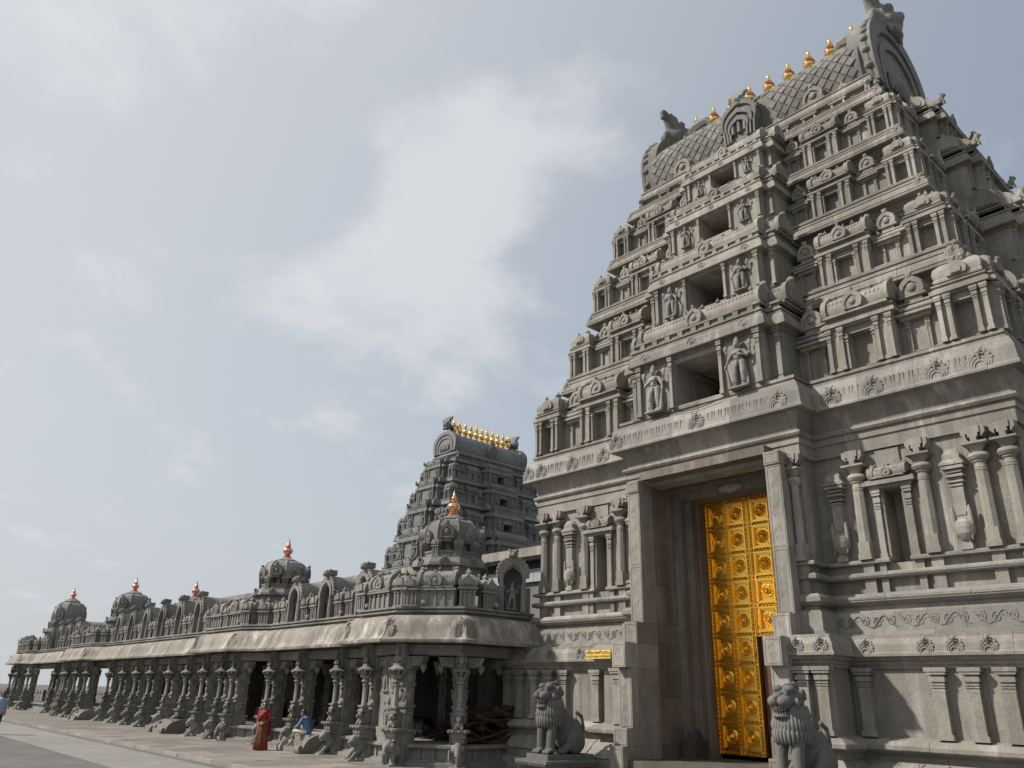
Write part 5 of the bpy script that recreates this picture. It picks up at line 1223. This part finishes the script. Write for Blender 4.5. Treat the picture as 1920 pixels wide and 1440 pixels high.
def lion_mane():
    """locks of the mane: overlapping tapered ridges hanging over chest and neck"""
    mb = MB()
    for row, (z0, r, ln, n) in enumerate(((1.30, .345, .34, 22), (1.12, .375, .36, 22), (.95, .355, .34, 18))):
        for k in range(n):
            a = radians(-205 + 230 * (k + .5 * (row % 2)) / n)
            x, y = (r + .02) * cos(a), -.05 - row * .03 + (r + .02) * sin(a); z0 = z0 + random.uniform(-.02, .02) if False else z0
            mb.tube([(x * .90, y * .9 - .02, z0 + .05), (x * 1.02, y * 1.02, z0 - ln * .35), (x * .98, y * 1.0, z0 - ln * .75), (x * .85, y * .92, z0 - ln)], [.032, .052, .036, .006], 6)
    # curls beside the face
    for s in (-1, 1):
        for k in range(7): a = radians(-20 + 26 * k); mb.ball((s * .31, -.06 - .10 * cos(a), 1.40 + .22 * sin(a)), .045, 7, 5)
    return mb.mesh('mane', M['granite_lion'], 'all')
def lion_teeth():
    mb = MB()
    for k in range(9): x = (k - 4) * .05; mb.lathe([(0, -.07 if abs(k - 4) != 3 else -.11), (.022, 0)], 6, (x, -.575 + abs(x) * .6, 1.335))
    for k in range(7): x = (k - 3) * .05; mb.lathe([(.018, 0), (0, .05)], 6, (x, -.56 + abs(x) * .5, 1.195))
    return mb.mesh('teeth', M['granite_fine'])
LB, LM, LT = big_lion(), lion_mane(), lion_teeth()
def pedestal_mesh():
    mb = MB()
    for z0, z1, w in ((0, .22, .62), (.22, .30, .56), (.30, .38, .50), (.38, .46, .58), (.46, .53, .62)): mb.box(-w, w, -w - .15, w + .45, z0, z1)
    mb.box(-.42, .42, -.55, 1.05, .53, .66)
    for k in range(12): mb.ball((-.55 + k * .1, -.76, .42), .035, 6, 4)
    return mb.mesh('pedestal', M['granite_lion'])
PED = pedestal_mesh()
def lion(x, y, rz, label):
    t = thing('lion_statue', label, 'lion statue', (x, y, 0), rz, 'guardian lions at the gate')
    inst('pedestal', PED, t); b = inst('lion_body', LB, t, (0, 0, .655), (.92, .92, .985)); inst('mane', LM, b); inst('teeth', LT, b)
    mo = MB(); mo.ball((0, -.37, 1.255), .20, 12, 7, 1.02, 1.0, .42); inst('mouth', mo.mesh('mouth', M['dark'], 'all'), b)  # near-black ball paints the shade inside the open jaws
    for s in (-1, 1):
        ey = MB(); ey.ball((s * .145, -.395, 1.565), .048, 10, 7); inst('eye', ey.mesh('eye', M['granite_lion'], 'all'), b)
    return t
lion(-16.02, 16.05, radians(-4), 'seated stone lion on a moulded pedestal in front of the yellow sign')
lion(-8.92, 15.75, radians(-6), 'seated stone lion right of the gilded door, at the foot of the right jamb')

# ------------------------------------------------------------------ yellow name board
sg = thing('sign', 'small yellow name board with dark lettering on the cornice left of the doorway', 'sign', (-15.62, 17.405, 3.17))
MB().box(-.45, .45, -.02, .02, -.115, .115).obj('board', M['sign'], sg)
def lettering(name, txt, size, x, z, parent, font=None, squeeze=1.0):
    cu = bpy.data.curves.new(name, 'FONT'); cu.body = txt; cu.size = size; cu.align_x = 'CENTER'; cu.extrude = .002; cu.resolution_u = 2
    if font: cu.font = font
    o = bpy.data.objects.new(name, cu); COL.objects.link(o)
    dg = bpy.context.evaluated_depsgraph_get(); me = bpy.data.meshes.new_from_object(o.evaluated_get(dg)); bpy.data.objects.remove(o)
    me.materials.clear(); me.materials.append(M['ink'])
    q = inst(name, me, parent, (x, -.024, z), (squeeze, 1, 1), rot=(pi / 2, 0, 0)); return q, me
for txt, size, z in (('\u0c26\u0c15\u0c4d\u0c37\u0c3f\u0c23 \u0c30\u0c3e\u0c1c\u0c17\u0c4b\u0c2a\u0c41\u0c30\u0c2e\u0c41', .105, .012), ('SOUTH RAJA GOPURAM', .085, -.085)):
    q, me = lettering('lettering', txt, size, 0, z, sg)
    q['kind'] = 'stuff'
    if len(me.vertices):
        xs = [v.co.x for v in me.vertices]; wd = max(xs) - min(xs); q.scale = (.86 / wd if wd > .01 else 1, 1, 1)
        q.location.x = -(max(xs) + min(xs)) / 2 * q.scale[0]

# ------------------------------------------------------------------ stored things under the colonnade
def at_pv(lx, ly, z=0):
    c, s = cos(MR), sin(MR); return (MO.x + c * lx - s * ly, MO.y + s * lx + c * ly, z)
logm = []
for k in range(6):
    mb = MB(); L = 1.0 + .18 * k; r = .035 + .018 * (k % 4)
    pts = [(-L / 2 + L * i / 4, random.uniform(-.03, .03), random.uniform(-.03, .03)) for i in range(5)]
    mb.tube(pts, [r * random.uniform(.8, 1.1) for _ in range(5)], 7); logm.append(mb.mesh('firewood_log', M['firewood']))
random.seed(11)
n = 0
while n < 110:
    lx = random.uniform(-2.6, 1.0); ly = random.uniform(17.5, 19.0)
    top = .62 + 1.15 * max(0, 1 - ((lx - 1.2) / 3.6) ** 2) * max(0, min(1, (ly - 16.9) / 1.2))
    z = random.uniform(.66, max(.70, top))
    o = inst('firewood_log', random.choice(logm), None, at_pv(lx, ly, z)); o.rotation_euler = (random.uniform(0, 6), random.gauss(0, .2), random.uniform(0, pi) if lx < .2 else random.uniform(1.2, 1.9))
    tag(o, 'split dark log in the firewood heap inside the corner bay', 'log', 'firewood heaped inside the corner bay'); n += 1
def board(lx, ly, w, h, label, rz=0):
    t = thing('wooden_board', label, 'wooden board', at_pv(lx, ly, .6), MR + rz, 'brown boards stored under the colonnade')
    ol = [(-w / 2, 0), (w / 2, 0)] + [(w / 2 * cos(radians(a)), h * .45 + h * .55 * sin(radians(a))) for a in range(0, 181, 15)]
    mb = MB(); mb.prism_y(ol, -.03, .03); mb.xf(Matrix.Rotation(radians(-12), 4, 'X')); mb.obj('panel', M['board'], t)
    mb = MB(); mb.box(-w / 2, w / 2, -.09, -.02, .05, .12); mb.obj('batten', M['board'], t)
board(-18.3, 18.9, 2.9, .85, 'brown round-topped board behind the columns left of the woman in red')
board(-9.6, 18.6, 2.2, .95, 'brown round-topped board in the shade behind the seated boy')
t = thing('black_drum', 'black drum lying in the shade left of the firewood heap', 'drum', at_pv(-2.9, 17.6, .6), MR + .3)
mb = MB(); mb.lathe([(.30, -.45), (.33, -.44), (.33, -.15), (.35, -.13), (.33, -.11), (.33, .11), (.35, .13), (.33, .15), (.33, .44), (.30, .45)], 18); mb.xf(Matrix.Translation((0, 0, .35)) @ Matrix.Rotation(pi / 2, 4, 'Y')); mb.obj('drum_body', M['iron'], t, smooth=True)

# ------------------------------------------------------------------ iron fence beyond the far end
fe = thing('iron_fence', 'dark iron railing with spear tops beyond the far end of the colonnade', 'fence', (-86, 20, -.1), pi / 2)
bar = MB(); bar.box(-.016, .016, -.016, .016, .3, 1.45); bar.frus(.07, .03, .0, .0, 1.45, 1.68); bar = bar.mesh('bar', M['iron'])
for k in range(170): inst('bar', bar, fe, (-14 + k * .24, 0, 0))
for z in (.55, 1.3): MB().box(-14, 27, -.03, .03, z, z + .06).obj('rail', M['iron'], fe)
for k in range(15): MB().box(-14 + k * 2.9 - .12, -14 + k * 2.9 + .12, -.12, .12, 0, 1.6).obj('post', M['granite_far'], fe)
MB().box(-14, 27, -.15, .15, 0, .3).obj('base_wall', M['granite_far'], fe)

# ------------------------------------------------------------------ people
def cloth(name, col, rough=.8, nscale=14, var=.3, bump=.25): return plain(name, col, rough, 0, nscale, var, bump)
M['red'] = cloth('red_silk', (.36, .018, .02)); M['brick'] = cloth('brown_gold_silk', (.19, .065, .022)); M['dred'] = cloth('dark_red_silk', (.16, .012, .014)); M['blue'] = cloth('blue_print_cotton', (.13, .22, .40), .85, 26, .75)
M['cream'] = cloth('cream_trousers', (.50, .46, .38)); M['navy'] = cloth('dark_trousers', (.03, .03, .04)); M['pale_blue'] = cloth('pale_blue_shirt', (.28, .36, .52)); M['garland'] = cloth('white_flowers', (.6, .55, .45), .8, 40)
def hand(pr, c, d, up, r=1.0):
    """palm with five separate fingers; d = finger direction, up = back of the hand"""
    c, d, up = Vector(c), Vector(d).normalized(), Vector(up).normalized(); s = d.cross(up)
    pr.append(('l', [tuple(c), tuple(c + d * .05 * r)], (.026 * r, .030 * r)))
    for k, L in ((-1.5, .055), (-.5, .07), (.5, .075), (1.5, .065)):
        b = c + d * .065 * r + s * k * .017 * r; m = b + d * L * .5 * r - up * .008 * r; e = b + d * L * .85 * r - up * .03 * r
        pr.append(('l', [tuple(b), tuple(m), tuple(e)], (.0095 * r, .009 * r, .008 * r)))
    b = c + s * .028 * r + d * .01 * r; pr.append(('l', [tuple(b), tuple(b + s * .03 * r + d * .03 * r), tuple(b + s * .03 * r + d * .06 * r)], (.011 * r, .010 * r, .008 * r)))
def head(pr, c, f, r=1.0):
    """cranium, jaw, nose, lips, brow, ears; f = facing direction (horizontal)"""
    c = Vector(c); f = Vector(f).normalized(); s = f.cross(Vector((0, 0, 1)))
    P_ = lambda a, b, z: tuple(c + f * a * r + s * b * r + Vector((0, 0, z * r)))
    yaw = atan2(f.y, f.x) + pi / 2
    pr += [('b', P_(-.005, 0, .03), (.073 * r, .09 * r, .088 * r), (0, 0, yaw)), ('b', P_(.03, 0, -.045), (.055 * r, .06 * r, .06 * r), (0, 0, yaw)), ('b', P_(.072, 0, -.085), (.025 * r, .022 * r, .022 * r)), ('l', [P_(.083, 0, .012), P_(.10, 0, -.022)], (.010 * r, .016 * r)),
           ('b', P_(.082, 0, -.052), (.024 * r, .016 * r, .009 * r), (0, 0, yaw)), ('b', P_(.078, .03, .022), (.02 * r, .012 * r, .008 * r)), ('b', P_(.078, -.03, .022), (.02 * r, .012 * r, .008 * r)), ('b', P_(-.0, .076, -.005), (.012 * r, .02 * r, .03 * r), (0, 0, yaw)), ('b', P_(-.0, -.076, -.005), (.012 * r, .02 * r, .03 * r), (0, 0, yaw))]
    return P_
def eyes(P_, parent, r=1.0):
    for s in (-1, 1):
        mb = MB(); mb.ball(P_(.076, s * .031, .004), .011 * r, 8, 6); mb.obj('eye', M['hair'], parent, smooth='all')

# woman in a red sari, hands clasped, turned a little to her left
wm = thing('person', 'woman in red sari standing with clasped hands before a column', 'person', at_pv(-7.62, 14.05, 0), radians(38))
pr = []
Ph = head(pr, (.0, -.02, 1.47), (.25, -1, 0))
pr += [('l', [(0, 0, 1.40), (0, .01, 1.30)], (.045, .052)), ('b', (0, .01, 1.22), (.165, .10, .09)), ('l', [(0, .0, 1.2), (0, .0, .98)], (.135, .12)), ('b', (-.07, -.07, 1.14), .07), ('b', (.07, -.07, 1.14), .07), ('b', (0, .01, .88), (.17, .13, .14)),
       ('l', [(-.17, .01, 1.26), (-.225, .02, 1.0), (-.10, -.17, .90)], (.055, .045, .030)), ('l', [(.17, .01, 1.26), (.225, .02, 1.0), (.10, -.17, .90)], (.055, .045, .030)),
       ('l', [(-.08, 0, .85), (-.08, -.02, .45), (-.08, 0, .08)], (.09, .065, .045)), ('l', [(.08, 0, .85), (.08, -.02, .45), (.08, 0, .08)], (.09, .065, .045)), ('b', (-.08, -.06, .035), (.04, .11, .035)), ('b', (.08, -.06, .035), (.04, .11, .035))]
hand(pr, (-.09, -.185, .89), (1, -.25, -.35), (-.2, -1, .3)); hand(pr, (.09, -.20, .87), (-1, -.2, -.3), (.2, -1, .3))
wb = inst('body', sculpt('body', pr, M['skin'], .009, 2, .6), wm)
eyes(Ph, wb)
inst('blouse', sculpt('blouse', [('b', (0, .01, 1.22), (.178, .112, .095)), ('l', [(0, .0, 1.2), (0, .0, 1.03)], (.15, .135)), ('b', (-.07, -.075, 1.14), .08), ('b', (.07, -.075, 1.14), .08), ('l', [(-.17, .01, 1.26), (-.222, .02, 1.03)], (.07, .062)), ('l', [(.17, .01, 1.26), (.222, .02, 1.03)], (.07, .062))], M['red'], .014, 2), wm)
def skirt(name, mat, z0, z1, n=44, amp=1.0, a0=0, a1=2 * pi, grow=0.0):
    mb = MB(); K = 9; vs = []; closed = abs(a1 - a0 - 2 * pi) < .01
    for j in range(K):
        t = j / (K - 1); z = z1 + (z0 - z1) * t; u = (1.0 - z) / 1.0
        for i in range(n):
            a = a0 + (a1 - a0) * i / (n if closed else n - 1)
            w = 1 + amp * (.05 * sin(a * 11) + .035 * sin(a * 17 + 1.3)) * u
            vs.append(((.165 + .105 * u + grow) * w * cos(a), (.135 + .105 * u + grow) * w * sin(a) + .01, z))
    fs = [(j * n + i, j * n + (i + 1) % n, (j + 1) * n + (i + 1) % n, (j + 1) * n + i) for j in range(K - 1) for i in range(n if closed else n - 1)]
    mb.add(vs, fs); me = mb.mesh(name, mat, 'all'); return me
o = inst('sari_skirt', skirt('sari_skirt', M['brick'], .27, 1.0), wm); inst('sari_hem', skirt('sari_hem', M['red'], .015, .28), o)
mb = MB()
for k in range(6): x = -.06 + k * .024; mb.tube([(x * .8, -.16, .96), (x * 1.2, -.205, .6), (x * 1.8, -.255, .28), (x * 2.1, -.275, .03)], [.016, .018, .022, .024], 6)
inst('pleats', mb.mesh('pleats', M['brick'], 'all'), wm)
inst('pallu', sculpt('pallu', [('l', [(-.13, -.12, .98), (-.02, -.15, 1.12), (.11, -.08, 1.28), (.13, .06, 1.30)], (.06, .065, .065, .06)), ('l', [(.14, .08, 1.28), (.15, .15, 1.0), (.17, .17, .55)], (.07, .08, .09)), ('l', [(.13, .02, 1.28), (.19, -.02, 1.0), (.21, -.02, .62)], (.05, .06, .07))], M['dred'], .014, 3), wm)
inst('hair', sculpt('hair', [('b', Ph(-.025, 0, .05), (.082, .09, .088)), ('b', Ph(-.09, 0, .02), (.065, .06, .07)), ('l', [Ph(-.08, 0, -.0), Ph(-.09, 0, -.2), Ph(-.09, 0, -.38)], (.04, .035, .025)), ('b', Ph(.02, .06, .05), (.03, .05, .04)), ('b', Ph(.02, -.06, .05), (.03, .05, .04))], M['hair'], .009, 2), wm)
mb = MB()
for k in range(9): a = radians(200 + 140 * k / 8 - 90); q = Ph(-.03 - .085 * cos(radians(k * 20 - 80)), .09 * sin(radians(k * 20 - 80)), .06); mb.ball(q, .020, 6, 5)
mb.obj('hair_garland', M['garland'], wm, smooth='all')
mb = MB(); mb.tube([(.07 * cos(a), .01 - .085 * abs(sin(a)) - .02, 1.31 - .09 * sin(a)) for a in [pi * i / 10 for i in range(11)]], .006, 5); mb.ball((0, -.115, 1.21), .014, 7, 5); mb.obj('necklace', M['gold_bright'], wm, smooth='all')

# boy seated on the top step, looking left, one knee drawn up
by = thing('person', 'boy in blue patterned shirt and cream trousers sitting on the stone steps', 'person', at_pv(-6.15, 15.02, .57), MR - radians(62))
pr = []
Ph = head(pr, (0, -.17, .70), (.05, -1, -.12))
pr += [('l', [(0, -.12, .64), (0, -.07, .54)], (.045, .055)), ('b', (0, -.05, .48), (.17, .10, .09)), ('l', [(0, -.05, .46), (0, .02, .26), (0, .05, .12)], (.135, .13, .15)),
       ('l', [(-.17, -.06, .50), (-.20, -.16, .28), (-.10, -.34, .30)], (.052, .043, .03)), ('l', [(.17, -.06, .50), (.21, -.18, .28), (.12, -.36, .24)], (.052, .043, .03)),
       ('l', [(-.09, .02, .10), (-.12, -.34, .34), (-.13, -.30, -.02)], (.088, .065, .045)), ('l', [(.09, .02, .10), (.12, -.38, .10), (.12, -.52, -.30)], (.088, .066, .045)), ('b', (-.13, -.37, -.03), (.04, .11, .035)), ('l', [(.12, -.53, -.32), (.12, -.66, -.36)], (.04, .03))]
hand(pr, (-.09, -.36, .31), (.4, -1, .1), (0, 0, 1)); hand(pr, (.10, -.38, .23), (-.4, -1, 0), (0, 0, 1))
bb = inst('body', sculpt('body', pr, M['skin'], .010, 2, .6), by); eyes(Ph, bb)
inst('shirt', sculpt('shirt', [('b', (0, -.05, .48), (.19, .12, .10)), ('l', [(0, -.05, .46), (0, .02, .26), (0, .06, .08)], (.155, .155, .175)), ('l', [(-.17, -.06, .50), (-.205, -.15, .30)], (.075, .07)), ('l', [(.17, -.06, .50), (.21, -.17, .30)], (.075, .07)), ('l', [(.21, -.17, .30), (.15, -.31, .25)], (.062, .052))], M['blue'], .014, 2), by)
inst('trousers', sculpt('trousers', [('b', (0, .05, .09), (.19, .16, .11)), ('l', [(-.09, .02, .10), (-.12, -.34, .34), (-.13, -.30, .04)], (.105, .085, .065)), ('l', [(.09, .02, .10), (.12, -.38, .10), (.12, -.51, -.25)], (.105, .085, .062))], M['cream'], .014, 2), by)
inst('hair', sculpt('hair', [('b', Ph(-.02, 0, .055), (.084, .094, .080)), ('b', Ph(.035, 0, .085), (.07, .05, .04)), ('b', Ph(-.07, 0, .0), (.06, .05, .07))], M['hair'], .009, 2), by)

# man at the left edge of the court, walking away
mp = at_pv(-21.0, 8.6, -.1)
mn = thing('person', 'man in pale blue shirt at the far left edge of the court', 'person', (-43.0, 8.62, -.1), radians(100))
pr = []
Ph = head(pr, (0, -.02, 1.60), (0, -1, 0))
pr += [('l', [(0, 0, 1.52), (0, .01, 1.42)], (.05, .058)), ('b', (0, .01, 1.36), (.19, .11, .09)), ('l', [(0, .0, 1.34), (0, .0, 1.0)], (.16, .14)), ('b', (0, .01, .93), (.17, .13, .12)), ('l', [(-.20, .01, 1.38), (-.25, .03, 1.1), (-.25, -.08, .85)], (.058, .047, .033)), ('l', [(.20, .01, 1.38), (.25, .05, 1.1), (.26, .02, .84)], (.058, .047, .033)),
       ('l', [(-.09, 0, .9), (-.10, -.08, .5), (-.10, -.06, .09)], (.10, .07, .048)), ('l', [(.09, 0, .9), (.10, .04, .5), (.10, .14, .09)], (.10, .07, .048)), ('b', (-.10, -.12, .04), (.045, .13, .04)), ('b', (.10, .08, .04), (.045, .13, .04))]
hand(pr, (-.25, -.09, .84), (0, -.1, -1), (-1, 0, 0)); hand(pr, (.26, .02, .83), (0, 0, -1), (1, 0, 0))
mbd = inst('body', sculpt('body', pr, M['skin'], .012, 2, .6), mn); eyes(Ph, mbd)
inst('shirt', sculpt('shirt', [('b', (0, .01, 1.36), (.205, .125, .10)), ('l', [(0, .0, 1.34), (0, .0, .93)], (.18, .175)), ('l', [(-.20, .01, 1.38), (-.25, .03, 1.12)], (.078, .07)), ('l', [(.20, .01, 1.38), (.25, .05, 1.12)], (.078, .07))], M['pale_blue'], .018, 2), mn)
inst('trousers', sculpt('trousers', [('b', (0, .01, .92), (.175, .14, .10)), ('l', [(-.09, 0, .9), (-.10, -.08, .5), (-.10, -.06, .08)], (.115, .09, .075)), ('l', [(.09, 0, .9), (.10, .04, .5), (.10, .14, .08)], (.115, .09, .075))], M['navy'], .018, 2), mn)
inst('hair', sculpt('hair', [('b', Ph(-.02, 0, .055), (.082, .094, .080)), ('b', Ph(-.06, 0, .0), (.065, .05, .07))], M['hair'], .012, 2), mn)
